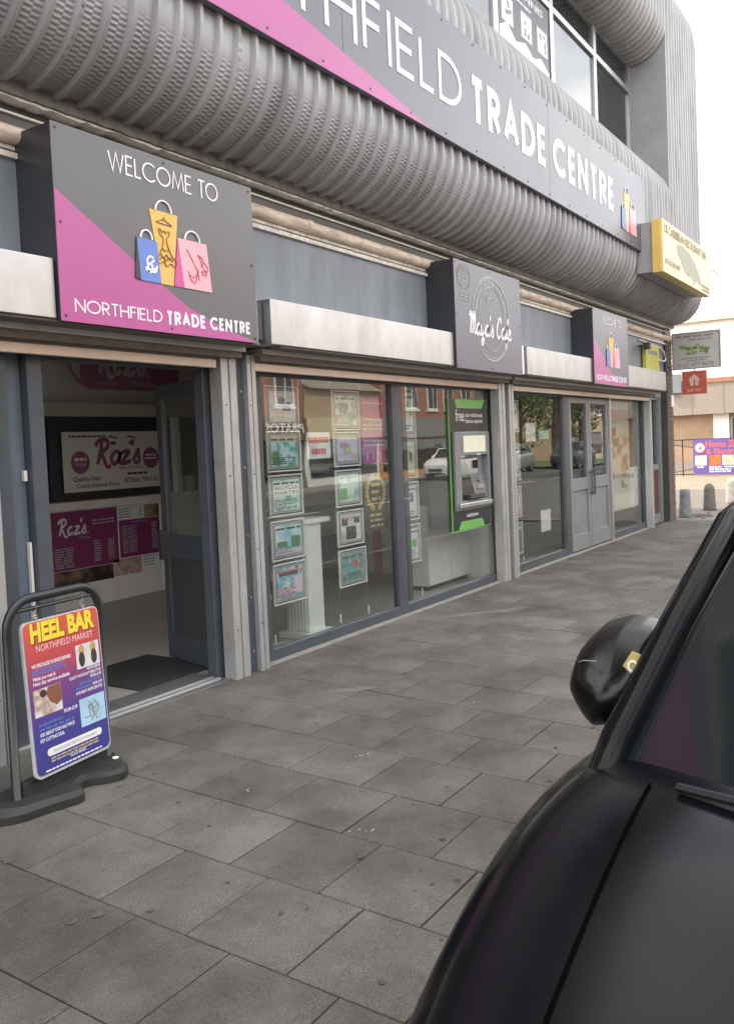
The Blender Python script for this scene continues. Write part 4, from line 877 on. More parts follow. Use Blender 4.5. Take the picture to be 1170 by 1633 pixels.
PA = [('pale pink leaflet in a clear holder, top of the leftmost window column', print_mat('p1', [cre, wht, (.62, .45, .42)], 8, 1), None),
      ('teal green street picture in a clear holder, second in the leftmost column', print_mat('p2', [grn, teal, pale, blu], 10, 2), ex_blocks([(0, 1, .8, 1, fm('strip', (.5, .5, .42))), (.05, .3, .05, .5, bl_tree)])),
      ('bicycle leaflet in a clear holder, third in the leftmost column', print_mat('p3', [teal, pale, (.25, .6, .45)], 9, 3), ex_text(['BICYCLE', 'MARTIN'], M['ink'])),
      ('blue sky and trees flyer in a clear holder, fourth in the leftmost column', print_mat('p4', [blu, (.3, .55, .66), pale], 7, 4), ex_blocks([(.05, .45, .25, .45, bl_tree), (.6, .95, .2, .6, bl_tree), (0, 1, 0, .18, fm('pinkstrip', (.65, .5, .62)))])),
      ('dark headed blue flyer in a clear holder, lowest in the leftmost column', print_mat('p5', [teal, blu, pale, (.1, .2, .26)], 12, 5), ex_blocks([(.05, .8, .75, .92, bl_dark), (.65, .98, .1, .7, fm('pinkbox', (.70, .58, .66)))]))]
for (c, (lb, pm, ex)) in zip(COLA, PA): holder('poster_holder', lb, *c, pm, ex)
COLB = [(6.275, 6.70, 1.77, 2.12), (6.275, 6.69, 1.45, 1.755), (6.28, 6.68, 1.095, 1.42), (6.28, 6.69, .745, 1.06), (6.28, 6.71, .385, .713)]
PB = [('pale teal flyer in a clear holder, top of the column beside the plum poster', print_mat('p6', [pale, wht, teal, cre], 8, 6), None),
      ('lilac flyer in a clear holder, second beside the plum poster', print_mat('p7', [lil, (.5, .46, .62), (.6, .45, .4)], 8, 7), None),
      ('white and green flyer in a clear holder beside the gold wreath poster', print_mat('p8', [wht, pale, (.4, .6, .4), blu], 7, 8), ex_blocks([(.05, .4, .1, .5, bl_green), (.45, .6, .7, .9, bl_sky)])),
      ('pink flyer with dark photographs in a clear holder beside the gold wreath poster', print_mat('p9', [(.62, .5, .5), wht, (.6, .42, .42)], 7, 9), ex_blocks([(.05, .35, .6, .85, bl_dark), (.65, .95, .65, .88, bl_dark), (.25, .75, .05, .55, bl_dark), (.4, .6, .75, .95, bl_pink)])),
      ('grey teal picture in a clear holder, lowest beside the wreath poster', print_mat('p10', [(.08, .22, .22), (.16, .36, .36), (.35, .48, .46)], 13, 10), None)]
for (c, (lb, pm, ex)) in zip(COLB, PB): holder('poster_holder', lb, *c, pm, ex)
COLC = [(7.475, 7.72, 1.71, 2.17), (7.475, 7.72, 1.29, 1.70), (7.475, 7.72, .868, 1.25), (7.475, 7.72, .443, .826)]
PC = [('tall pale flyer in a clear holder, top of the column beside the cash machine', print_mat('p11', [wht, cre, pale, blu], 7, 11), None),
      ('tall green edged flyer in a clear holder, second in the column beside the cash machine', print_mat('p12', [wht, (.4, .6, .35), cre], 9, 12), None),
      ('tall white flyer with faint green marks, third beside the cash machine', print_mat('p13', [wht, (.62, .68, .64), (.6, .7, .6)], 7, 13), None),
      ('tall white flyer with bright green square, lowest beside the cash machine', print_mat('p14', [wht, (.66, .68, .68)], 7, 14), ex_blocks([(.15, .8, .38, .62, bl_green)]))]
for (c, (lb, pm, ex)) in zip(COLC, PC): holder('poster_holder', lb, *c, pm, ex)
COLD = [(9.98, 10.32, 1.72, 2.12), (9.98, 10.32, 1.12, 1.58), (9.98, 10.32, .66, 1.05), (9.98, 10.32, .20, .60)]
PD = [('cream flyer in a clear holder at the top left of the double door window', print_mat('p15', [cre, wht, pale], 8, 15), None),
      ('teal flyer in a clear holder, second at the left of the double door window', print_mat('p16', [teal, pale, wht], 8, 16), None),
      ('tan flyer in a clear holder, third at the left of the double door window', print_mat('p17', [cre, (.5, .4, .3), wht], 8, 17), None),
      ('dark picture in a clear holder low at the left of the double door window', print_mat('p18', [(.05, .05, .05), (.12, .12, .12), (.3, .3, .3)], 8, 18), None)]
for (c, (lb, pm, ex)) in zip(COLD, PD): holder('poster_holder', lb, *c, pm, ex)
for (x, lb) in ((5.36, 'leftmost thin steel display cable in the middle shop window'), (5.81, 'thin steel cable right of the leftmost poster column'), (6.268, 'thin steel cable left of the second poster column'), (6.72, 'thin steel cable between second poster column and plum poster'), (7.727, 'thin steel cable beside the cash machine posters'), (10.33, 'thin steel cable at the double door window posters')):
    t = thing('display_cable', lb, 'cable', (x, YD+.007, .09), group='poster display cables')
    mb = MB(); mb.tube([(x, YD+.007, .1), (x, YD+.007, 2.2)], .0018, 6); part(mb, 'wire', M['chrome'], t)
    mb = MB(); mb.tube([(x, YD+.007, .085), (x, YD+.007, .16)], .008, 8); mb.tube([(x, YD+.007, 2.14), (x, YD+.007, 2.2)], .008, 8); part(mb, 'clamp', M['acrylic'], t)
# sale notice
t = thing('window_notice', 'white notice with two lines of bold red print in the middle window', 'notice', (6.05, YD, 1.53))
mb = MB(); mb.box(5.885, 6.22, YD+.002, YD+.004, 1.532, 1.755); part(mb, 'sheet', M['white'], t)
mb = MB(); g_ = FY(YD+.0015); [bars(mb, g_, 5.905, 6.20, 1.665+.005*k, .05-.01*k, .0006+.0003*k, 9) for k in range(1)]; bars(mb, g_, 5.95, 6.16, 1.567, .05, .0006, 6); part(mb, 'red_print', M['redink'], t)
t = thing('plum_window_poster', 'plum poster with white print hanging above the gold wreath poster', 'poster', (6.94, YD, 1.45))
mb = MB(); mb.box(6.725, 7.135, YD, YD+.004, 1.455, 2.08); part(mb, 'sheet', mat('violet_plum_print', (.36, .06, .27), .35, var=.08, scale=6), t)
mb = MB(); g_ = FY(YD-.0005)
for v, n in ((2.01, 6), (1.86, 2), (1.81, 3), (1.77, 4), (1.66, 3), (1.62, 4)): bars(mb, g_, 6.75, 7.11, v, .014, words=n)
for x in (6.79, 6.90, 7.0, 7.08): mb.prism(rect(x, x+.02, 1.49, 1.56), g_, 0, .001)
part(mb, 'white_print', M['letterdim'], t)
t = thing('wreath_window_poster', 'dark poster with a gold laurel wreath below the plum poster', 'poster', (6.9, YD, .83))
mb = MB(); mb.box(6.70, 7.125, YD, YD+.004, .835, 1.448); part(mb, 'sheet', mat('brown_black_print', (.055, .05, .045), .35), t)
mb = MB(); g_ = FY(YD-.0005); wreath(mb, 6.915, 1.19, .15, .15, g_, .055, n=11)
for i in range(4): bars(mb, g_, 6.84, 6.99, 1.31-.065*i, .028, words=1)
for i in range(3): bars(mb, g_, 6.80, 7.02, .97-.05*i, .02, words=2)
part(mb, 'gold_print', M['gold'], t)
# white plinth, cabinet, banner, chair
t = thing('display_plinth', 'tall white fluted display plinth standing behind the left window', 'plinth', (6.1, 4.62, 0))
mb = MB(); mb.box(5.96, 6.19, 4.53, 4.76, .05, .98); 
for i in range(6): mb.box(5.952, 5.961, 4.55+i*.035, 4.565+i*.035, .06, .97)
part(mb, 'shaft', M['white'], t)
mb = MB(); mb.box(5.90, 6.25, 4.48, 4.82, 0, .048); part(mb, 'base', M['white'], t); mb = MB(); mb.box(5.92, 6.30, 4.50, 4.80, .982, 1.02); part(mb, 'top', M['white'], t)
t = thing('white_cabinet', 'white two door cabinet standing below the cash machine', 'cabinet', (8.93, 4.9, 0))
mb = MB(); mb.box(8.42, 9.46, 4.73, 5.15, .05, .95); part(mb, 'carcass', M['white'], t)
mb = MB(); mb.box(8.425, 8.937, 4.712, 4.729, .06, .945); part(mb, 'cabinet_door', M['white'], t); mb = MB(); mb.box(8.943, 9.455, 4.712, 4.729, .06, .945); part(mb, 'cabinet_door', M['white'], t)
mb = MB(); mb.box(8.45, 9.43, 4.76, 5.12, 0, .049); part(mb, 'plinth', M['dark'], t)
t = thing('roller_banner', 'plum roller banner partly hidden behind the first window pier', 'banner', (6.0, 5.3, .2))
mb = MB(); mb.box(5.85, 6.36, 5.28, 5.285, .27, 1.05); part(mb, 'banner_sheet', M['plum'], t)
mb = MB(); mb.box(5.84, 6.37, 5.26, 5.30, .22, .268); mb.box(5.84, 6.37, 5.27, 5.295, 1.05, 1.075); part(mb, 'banner_bar', M['acrylic'], t)
mb = MB(); bars(mb, FY(5.279), 6.2, 6.35, .85, .04, words=1); bars(mb, FY(5.279), 6.2, 6.35, .75, .02, words=1); part(mb, 'print', M['letterdim'], t)
mb = MB(); mb.tube([(6.30, 5.3, .22), (6.26, 5.2, .0)], .012, 8); mb.tube([(5.9, 5.3, .22), (5.86, 5.2, .0)], .012, 8); part(mb, 'foot', M['chrome'], t)
t = thing('red_pennant', 'narrow red hanging pennant deep behind the wreath poster', 'banner', (8.6, 5.5, .0))
mb = MB(); mb.prism([(8.50, 1.25), (8.66, 1.25), (8.72, .08), (8.54, .08)], FY(5.5), 0, .006); part(mb, 'cloth', mat('dull_red_cloth', (.35, .045, .035), .7), t)
mb = MB(); mb.box(8.48, 8.68, 5.488, 5.505, 1.25, 1.28); part(mb, 'rail', M['dark'], t)
# shop furniture deeper in: dim shelving
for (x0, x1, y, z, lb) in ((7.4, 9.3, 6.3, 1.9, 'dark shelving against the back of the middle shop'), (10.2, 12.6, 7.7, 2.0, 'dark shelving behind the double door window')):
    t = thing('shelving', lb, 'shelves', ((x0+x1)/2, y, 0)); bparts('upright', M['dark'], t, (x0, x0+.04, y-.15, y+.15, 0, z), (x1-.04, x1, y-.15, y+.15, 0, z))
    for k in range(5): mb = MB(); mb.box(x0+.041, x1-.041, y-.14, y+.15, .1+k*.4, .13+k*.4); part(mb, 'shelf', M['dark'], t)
# papers and posters in the right bay
for (n, lb, x0, x1, z0, z1, m) in (('paper_notice', 'pale paper notice high in the double door window', 10.52, 10.84, 1.595, 1.83, 'white'), ('paper_notice', 'white paper notice low in the double door window', 10.93, 11.27, .395, .68, 'white'), ('paper_notice', 'mint green paper notice in the double door window', 10.95, 11.30, 1.625, 1.735, 'mint')):
    if m == 'mint': M['mint'] = mat('mint_paper', (.42, .62, .50), .6)
    mb = MB(); mb.box(x0, x1, YD, YD+.002, z0, z1); solo(mb, n, M[m], lb, 'notice')
t = thing('food_poster', 'tall cream food poster with red heading beside the double doors', 'poster', (14.4, YD, .4))
mb = MB(); mb.box(13.80, 14.95, YD, YD+.004, .42, 2.18); part(mb, 'sheet', mat('cream_print', (.62, .58, .48), .4, var=.06), t)
g_ = FY(YD-.0005); mb = MB(); mb.prism(rect(13.80, 14.95, 1.90, 2.02), g_, 0, .001); mb.prism(rect(13.95, 14.25, 1.62, 1.76), g_, 0, .001); part(mb, 'red_band', mat('brick_red_print', (.42, .07, .05), .45), t)
mb = MB(); mb.prism(rect(13.80, 14.95, 2.02, 2.06), g_, 0, .001); part(mb, 'dark_band', M['inkgrey'], t)
mb = MB()
for k in range(22): mb.prism(ellipse(random.uniform(13.95, 14.85), random.uniform(.75, 1.6), random.uniform(.05, .14), random.uniform(.03, .09), 10), g_, 0, .001+.0002*k)
part(mb, 'food_picture', print_mat('food_picture', [(.12, .2, .06), (.4, .16, .06), (.5, .33, .14), (.55, .48, .36)], 6, 9), t)
t = thing('white_window_sheet', 'white sheet with grey lines low in the window beyond the double doors', 'notice', (15.0, YD, .4))
mb = MB(); mb.box(13.85, 15.45, YD+.012, YD+.016, .40, 1.08); part(mb, 'sheet', M['white'], t)
# wet floor sign
t = thing('wet_floor_sign', 'yellow folding floor sign standing behind the double door window', 'floor sign', (10.55, 4.75, 0))
for s_ in (0, 1):
    f = MB(); ya = 4.62+.26*s_
    f.add([(10.42, ya, 0), (10.64, ya, 0), (10.58, 4.75, .55), (10.46, 4.75, .55), (10.42, ya+.012, 0), (10.64, ya+.012, 0), (10.58, 4.762, .55), (10.46, 4.762, .55)], [(0, 1, 2, 3), (7, 6, 5, 4), (0, 4, 5, 1), (1, 5, 6, 2), (2, 6, 7, 3), (3, 7, 4, 0)]); part(f, 'leaf', mat('safety_yellow', (.62, .45, .04), .45), t)

# ============================================================ CASH MACHINE
t = thing('cash_machine', 'grey cash machine in a black surround with green corners', 'cash machine', (8.9, 4.30, .64))
YA = 4.325
x0, x1, z0, z1 = 8.345, 9.195, .885, 1.735; ax0, ax1, az0, az1 = 8.285, 9.205, .675, 2.085
rx0, rx1, rz0, rz1 = 8.475, 9.150, .985, 1.475
bparts('black_surround', M['atmdark'], t, (ax0, ax1, YA, YA+.05, z1, az1), (ax0, ax1, YA, YA+.05, az0, z0), (ax0, x0, YA, YA+.05, z0, z1), (x1, ax1, YA, YA+.05, z0, z1))
bparts('green_edge', M['green'], t, (ax0-.008, ax0-.001, YA-.003, YA+.012, az0-.010, az1+.004), (ax0, ax1+.004, YA-.003, YA+.012, az0-.010, az0-.001), (ax1+.001, ax1+.004, YA-.002, YA+.012, az0, az1), (ax0, ax1+.004, YA-.002, YA+.012, az1+.001, az1+.004))
g_ = FY(YA-.001)
mb = MB(); mb.prism([(8.410, 2.084), (9.160, 2.084), (9.075, 1.99), (8.460, 1.99)], g_, 0, .003); part(mb, 'green_panel', M['green'], t)
mb = MB(); mb.prism([(8.480, .765), (8.990, .765), (9.050, .677), (8.410, .677)], g_, 0, .003); part(mb, 'green_panel', M['green'], t)
mb = MB(); text_mesh('free', 8.430, 8.630, 1.85, .13, g_, mb=mb); part(mb, 'lettering', M['letter'], t); mb = MB(); text_mesh('cash withdrawals', 8.660, 9.090, 1.895, .048, g_, mb=mb); part(mb, 'lettering', M['letter'], t); mb = MB(); text_mesh('balance enquiries', 8.660, 9.090, 1.83, .048, g_, mb=mb); part(mb, 'lettering', M['letter'], t); mb = MB(); text_mesh('cashzone', 8.610, 8.890, .805, .045, g_, bold=.01, mb=mb); part(mb, 'lettering', M['letter'], t)
ya = YA-.03
mb = MB(); mb.box(x0, rx0, ya, YA+.05, z0, z1); mb.box(rx1, x1, ya, YA+.05, z0, z1); mb.box(rx0, rx1, ya+.001, YA+.05, rz1, z1); mb.box(rx0, rx1, ya+.001, YA+.05, z0, rz0); part(mb, 'casing', M['atm'], t, bevel=.008)
mb = MB(); mb.box(8.540, 9.080, ya-.003, ya, 1.51, 1.69); part(mb, 'screen', M['screen'], t)
mb = MB(); mb.box(8.310, 9.170, YA+.05, YA+.30, .7, 1.9); part(mb, 'safe_housing', M['atm'], t)
mb = MB(); mb.add([(rx0, YA+.049, rz1), (rx1, YA+.049, rz1), (rx1, YA+.0, rz0), (rx0, YA+.0, rz0)], [(3, 2, 1, 0)]); part(mb, 'recess', M['atmdark'], t)
mb = MB(); mb.add([(8.710, YA+.046, rz1-.005), (rx1-.002, YA+.046, rz1-.005), (rx1-.002, YA-.004, rz0+.01), (8.850, YA-.004, rz0+.01)], [(3, 2, 1, 0)]); part(mb, 'fascia_plate', M['atm'], t)
mb = MB(); mb.box(8.830, 8.970, YA+.015, YA+.034, 1.33, 1.42); part(mb, 'card_slot', M['dark'], t)
mb = MB(); mb.tube([(8.970, YA-.012, 1.20), (8.970, YA+.03, 1.2)], .032, 12); part(mb, 'note_reader', M['inkgrey'], t); mb = MB(); mb.box(8.900, 9.050, YA-.014, YA+.02, 1.10, 1.15); part(mb, 'receipt_slot', M['silver'], t)
mb = MB(); mb.box(8.610, 8.970, ya-.035, YA-.001, 1.0, 1.05); part(mb, 'keypad_hood', M['dark'], t, bevel=.006)
mb = MB(); mb.box(x0+.03, x1-.02, ya-.03, ya-.001, .915, .965); part(mb, 'shelf', M['silver'], t, bevel=.008)
mb = MB(); mb.box(8.860, 8.950, ya-.004, ya+.01, 1.478, 1.490); part(mb, 'courtesy_light', M['white'], t)

# ============================================================ PAVEMENT SIGN
ab = thing('pavement_sign', 'black framed pavement sign advertising a heel bar beside the doorway', 'pavement sign', (2.43, 3.60, pz(3.6)), rz=radians(7.9))
fr = [(.02, 0, 0), (.02, 0, .84)]
fr += [(.02+.14-.14*cos(radians(a)), 0, .84+.14*sin(radians(a))) for a in range(15, 91, 15)]
fr += [(.63-.14+.14*sin(radians(a)), 0, .84+.14*cos(radians(a))) for a in range(0, 91, 15)] + [(.63, 0, .03)]
def flat_tube(path, a, b, n=10):
    m_ = MB(); m_.tube(path, 1, n); cnt = 0
    for i, p in enumerate(path):
        P_ = Vector(p); q = Vector(path[min(i+1, len(path)-1)])-Vector(path[max(i-1, 0)]); q.normalize(); nn = Vector((q.z, 0, -q.x))
        for k in range(n):
            an = 2*pi*k/n; m_.v[i*n+k] = tuple(P_+nn*(b*cos(an))+Vector((0, a*sin(an), 0)))
    return m_
part(flat_tube(fr, .019, .023), 'tube_frame', M['blackpaint'], ab, smooth=True)
bs = MB(); z0, z1 = 0.0, .055
def sm(p): return smooth_path(p, 5)
outl = sm([(-.10, .10), (-.13, -.02), (-.06, -.10), (.06, -.14), (.22, -.20), (.27, -.17)]) + sm([(.28, -.15), (.30, -.10), (.38, -.09), (.47, -.17), (.54, -.19), (.62, -.14), (.68, -.03), (.70, .06)]) + [(.66, .15), (.5, .2), (.3, .16), (.1, .2), (-.05, .19)]
n = len(outl)
cxs = .3; 
top = [(cxs+(x-cxs)*.93, y*.86) for x, y in outl]
vs = [(x, y, z0) for x, y in outl]+[(x, y, z1*.65) for x, y in outl]+[(x, y, z1+.02*max(0, 1-abs(y)/.15)) for x, y in top]
fs = [tuple(range(n-1, -1, -1))]+[(i, (i+1) % n, n+(i+1) % n, n+i) for i in range(n)]+[(n+i, n+(i+1) % n, 2*n+(i+1) % n, 2*n+i) for i in range(n)]+[tuple(range(2*n, 3*n))]
bs.add(vs, fs); part(bs, 'rubber_base', M['black'], ab)
bs = MB(); bs.box(.045, .605, -.02, .02, .05, .13); part(bs, 'cross_bar', M['black'], ab, bevel=.006)
bs = MB(); bs.tube([(.61, -.07, .066), (.61, -.07, .071)], .016, 12); part(bs, 'base_sticker', M['white'], ab)
# hanging board: origin at its top edge, swung a little towards the street
bd = bpy.data.objects.new('hanging_board', None); link(bd, ab); bd.location = (.098, 0, .868); bd.rotation_euler = (radians(-3.2), 0, 0); OFF[bd.name] = (0, 0, 0)
BW, BH = .51, .745
def rrect(x0, x1, v0, v1, r, n=5):
    o = []
    for cx, cy, a in ((x1-r, v0+r, -90), (x1-r, v1-r, 0), (x0+r, v1-r, 90), (x0+r, v0+r, 180)): o += [(cx+r*cos(radians(a+90*i/n)), cy+r*sin(radians(a+90*i/n))) for i in range(n+1)]
    return o
LB = lambda u, v, w: (u, -w, v)
mb = MB(); mb.prism(rrect(0, BW, -BH, 0, .035), LB, -.010, .006); part(mb, 'white_board', M['offgrey'], bd)
LB2 = lambda u, v, w: (u, -.0085-w, v)
mb = MB(); mb.prism(rrect(.008, BW-.008, -BH+.014, -.006, .032), LB2, 0, .0006)
part(mb, 'printed_face', grad_mat('heel_bar_print', -BH, 0, [(0, (.045, .05, .23)), (.30, (.06, .05, .25)), (.55, (.17, .055, .20)), (.75, (.48, .065, .075)), (1, (.60, .10, .06))]), bd)
LB3 = lambda u, v, w: (u, -.0094-w, v)
def T(s, x0, x1, v, h, m, bold=.0, lv=0, name='lettering', mb=None): return text_mesh(s, x0, x1, v, h, lambda u, v_, w: (u, -.0094-w-lv*.0003, v_), w=.0004, bold=bold, mb=mb)
part(T('HEEL BAR', .052, .478, -.105, .088, None, .055), 'heel_bar_shadow', flat('dark_red_ink', (.16, .03, .02)), bd)
mb = T('HEEL BAR', .047, .473, -.100, .088, None, .05, 2); part(mb, 'heel_bar_lettering', flat('bright_yellow_ink', (.80, .62, .04)), bd)
mb = T('NORTHFIELD MARKET', .075, .455, -.150, .032, None); part(mb, 'market_lettering', flat('pale_pink_ink', (.72, .55, .55)), bd)
mb = MB()
for (s, a, b, v, h) in (('WE SPECIALISE IN SHOE REPAIRS', .035, .29, -.222, .018), ('While you wait &', .035, .18, -.282, .017), ('Next day service available', .035, .27, -.305, .017), ('WATCH REPAIR', .39, .485, -.312, .015), ('QUALITY WATCH BATTERIES FITTED', .265, .487, -.334, .014), ('FROM £2.99', .41, .487, -.354, .014), ('FROM £2.99', .42, .487, -.395, .014), ('AND MANY MORE SERVICES', .30, .487, -.418, .015), ('FROM £3.99', .21, .30, -.478, .017), ('ASK ABOUT OUR HALF PRICE', .045, .27, -.550, .017), ('KEY CUTTING DEAL', .045, .20, -.578, .017), ('Tel: 0121 476 8212', .22, .33, -.700, .012)): T(s, a, b, v, h, None, .02, mb=mb)
bars(mb, LB3, .06, .44, -.722, .007, .0004, 12); part(mb, 'white_lettering', M['letter'], bd)
mb = MB()
for (a, b, v) in ((.035, .24, -.242), (.035, .25, -.258), (.33, .48, -.374), (.30, .41, -.395), (.045, .2, -.502), (.045, .27, -.525)): bars(mb, LB3, a, b, v, .011, .0004, 5)
part(mb, 'blue_lettering', flat('mid_blue_ink', (.08, .16, .45)), bd)
mb = MB()
for v in (-.672, -.686): bars(mb, LB3, .1, .42, v, .007, .0004, 9)
part(mb, 'yellow_lettering', flat('dull_yellow_ink', (.5, .42, .2)), bd)
mb = MB(); mb.prism(rrect(.08, .45, -.655, -.618, .018), LB3, 0, .0004); part(mb, 'white_strip', M['white'], bd)
mb = T('ENGRAVING SERVICE AVAILABLE', .12, .41, -.643, .013, None, lv=3); part(mb, 'strip_lettering', M['inkgrey'], bd)
mb = MB(); mb.prism(rect(.325, .487, -.295, -.175), LB3, 0, .0004); part(mb, 'shoe_photo', mat('photo_white', (.66, .66, .68), .4), bd)
LB4 = lambda u, v, w: (u, -.0102-w, v)
mb = MB()
for cx in (.365, .445): mb.prism(ellipse(cx, -.205, .020, .03, 12), LB4, 0, .0003)
part(mb, 'shoe_sole', flat('tan_sole', (.5, .30, .10)), bd)
mb = MB()
for cx in (.362, .448): mb.prism(ellipse(cx, -.25, .021, .038, 12), LB4, 0, .0006)
part(mb, 'shoe_upper', M['ink'], bd)
mb = MB(); mb.prism(rect(.028, .205, -.455, -.325), LB3, 0, .0004); part(mb, 'watch_photo', print_mat('watch_photo', [(.66, .66, .66), (.6, .58, .55), (.4, .25, .18), (.72, .72, .70)], 9, 4), bd)
mb = MB(); mb.prism([(.12, -.327), (.203, -.327), (.203, -.41), (.17, -.425), (.13, -.40), (.11, -.36)], LB4, 0, .0003); part(mb, 'hand_photo', flat('brown_hand', (.22, .09, .05)), bd)
mb = MB(); mb.prism(ellipse(.09, -.35, .022, .018, 12), LB4, 0, .0005); part(mb, 'watch_dial', M['ink'], bd)
mb = MB(); mb.prism(rect(.315, .492, -.585, -.445), LB3, 0, .0004); part(mb, 'key_photo', mat('pale_blue_photo', (.38, .58, .72), .4), bd)
mb = MB()
for k in range(11):
    a = random.uniform(0, pi); cx, cy = .40+random.uniform(-.035, .035), -.515+random.uniform(-.03, .03); d = .028
    ribbon(mb, [(cx-d*cos(a), cy-d*sin(a)), (cx+d*cos(a), cy+d*sin(a))], .005, LB4, 0, .0003+.00008*k)
part(mb, 'keys', flat('key_brass', (.24, .24, .20)), bd)
mb = MB()
for x in (.10, .41):
    pth = [(x+.012*cos(a*1.9), .012*sin(a*1.9), .0+a*.0042) for a in range(0, 17)]
    mb.tube(pth, .003, 6)
part(mb, 'spring', M['chrome'], bd)
mb = MB(); mb.tube([(.045, 0, .93), (.605, 0, .93)], .010, 8); part(mb, 'hanger_rail', M['blackpaint'], ab)

# ============================================================ BEYOND THE BUILDING
for (x, y, h, r, col, lb, rough) in ((17.95, 4.22, .56, .115, (.20, .21, .21), 'flat topped grey concrete bollard beside the brick corner pillar', 0), (19.63, 4.11, .58, .125, (.15, .14, .125), 'dark round topped concrete bollard between the other two bollards', 1), (21.6, 4.03, .60, .13, (.42, .40, .36), 'pale round topped bollard standing in the sun', 1)):
    mb = MB(); z = -.04
    pr_ = [(r*1.12, z), (r*1.05, z+.05), (r*.86, z+h*.8)]
    pr_ += [(r*.84, z+h*.97), (r*.74, z+h)] if not rough else [(r*.84*cos(radians(a)), z+h*.8+h*.2*sin(radians(a))) for a in (15, 40, 62, 80)]
    mb.lathe(pr_, x, y, 18); solo(mb, 'bollard', mat('bollard_concrete', col, .9, var=.25, scale=9, bump=.5), lb, 'bollard', 'concrete bollards past the corner', smooth=True)
mb = MB()
for k in range(60):
    x = 18.2+random.gauss(0, .22); y = 4.0+random.gauss(0, .12); r = random.uniform(.02, .06); mb.add([(x-r, y-r, -.034), (x+r, y-r*.6, -.034), (x+r*.7, y+r, -.034), (x-r*.8, y+r, -.034), (x, y, -.034+r*.8)], [(0, 1, 4), (1, 2, 4), (2, 3, 4), (3, 0, 4)])
solo(mb, 'rubble', M['dark'], 'heap of dark dirt and leaves at the foot of the flat bollard', 'dirt', kind='stuff')
# railing with shop banner
t = thing('yard_railing', 'thin dark metal railing carrying a shop banner across the yard', 'railing', (36, 6.5, -.045))
mb = MB(); mb.box(35.98, 36.02, 2.0, 9.6, 1.36, 1.40); part(mb, 'top_rail', M['blackpaint'], t)
mb = MB(); mb.box(35.98, 36.02, 2.0, 9.6, .0, .04); part(mb, 'bottom_rail', M['blackpaint'], t)
for y in (9.5, 8.5, 6.6, 4.6, 2.6): mb = MB(); mb.box(35.98, 36.02, y-.018, y+.018, -.045, 1.40); part(mb, 'post', M['blackpaint'], t)
mb = MB(); mb.tube([(36.0, 9.45, 1.3), (36.0, 8.1, 1.07)], .018, 6); part(mb, 'brace', M['blackpaint'], t); mb = MB(); mb.tube([(36.0, 9.2, .03), (36.0, 8.1, .24)], .018, 6); part(mb, 'brace', M['blackpaint'], t)
t = thing('shop_banner', 'purple banner with red lettering and product photographs tied to the yard railing', 'banner', (35.9, 6.2, .0))
mb = MB(); mb.box(35.93, 35.95, 4.2, 8.09, .01, 1.38); part(mb, 'sheet', mat('violet_banner', (.13, .09, .30), .5, var=.06), t)
g_ = FX(35.929); mb = MB(); text_mesh('Home Zone', -7.62, -6.12, 1.06, .24, g_, bold=.03, mb=mb); text_mesh('& Electrical', -7.62, -6.15, .81, .19, g_, bold=.03, mb=mb); part(mb, 'red_lettering', mat('coral_ink', (.62, .12, .12), .5), t)
mb = MB(); mb.prism(ellipse(-7.83, 1.05, .20, .20), g_, 0, .003); part(mb, 'round_logo', M['white'], t)
mb = MB(); ribbon(mb, arc(-7.83, 1.05, .19, .19, 0, 360, 24), .03, g_, 0, .006); part(mb, 'logo_rim', M['redink'], t); mb = MB(); mb.prism([(-7.93, 1.0), (-7.83, 1.12), (-7.74, 1.05), (-7.76, .98)], g_, 0, .005); part(mb, 'logo_mark', M['inkgrey'], t)
for k, (a, c) in enumerate(((-8.02, (.66, .64, .55)), (-7.50, (.50, .17, .06)), (-7.02, (.55, .45, .36)), (-6.5, (.4, .4, .42)), (-5.9, (.3, .36, .4)))):
    mb = MB(); mb.prism(rect(a, a+.43, .36, .75), g_, 0, .003); part(mb, 'product_photo', print_mat('product_photo', [tuple(q*.7 for q in c), c, tuple(min(.8, q*1.2) for q in c)], 5, k), t)
mb = MB(); 
for (a, b, v) in ((-7.95, -7.7, .27), (-7.5, -7.05, .27), (-6.95, -6.6, .27), (-7.5, -6.7, .18), (-7.5, -6.7, .09)): bars(mb, g_, a, b, v, .05, .003, 4)
part(mb, 'small_lettering', M['letter'], t)
# far building across the yard
t = thing('far_building', 'low cream building with taupe fascia and white upper wall across the yard', 'building', (44, 6, 0))
M['farwhite'] = mat('far_white_render', (.74, .72, .68), .8, var=.05); M['fartan'] = mat('far_tan_brick', (.36, .25, .165), .85, var=.10, scale=1.5); M['taupe'] = mat('taupe_fascia', (.28, .24, .20), .7, var=.05)
mb = MB(); mb.box(40, 52, -4, 16, -.05, 2.42); part(mb, 'ground_floor_wall', M['fartan'], t)
mb = MB(); mb.box(39.6, 52.2, -4.2, 16.2, 2.425, 3.75); part(mb, 'fascia', M['taupe'], t); mb = MB(); mb.box(39.55, 52.2, -4.2, 8.5, 3.755, 3.95); part(mb, 'red_tile_strip', mat('red_tile', (.35, .16, .10), .8), t)
mb = MB(); mb.box(40.4, 52, -4, 16, 3.955, 6.45); part(mb, 'upper_wall', M['farwhite'], t); mb = MB(); mb.box(40.2, 52.2, -4.2, 16.2, 6.455, 6.65); part(mb, 'roof_edge', mat('cream_coping', (.58, .52, .42), .8), t)
mb = MB(); mb.box(39.9, 39.998, 7.48, 8.12, -.05, 2.424); part(mb, 'white_pier', M['farwhite'], t)
mb = MB(); mb.box(39.93, 39.998, 5.6, 7.44, .5, 2.3); wq = part(mb, 'window', M['taupe'], t); mb = MB(); mb.box(39.915, 39.929, 5.7, 7.34, .6, 2.2); part(mb, 'pane', M['glassdim'], wq)
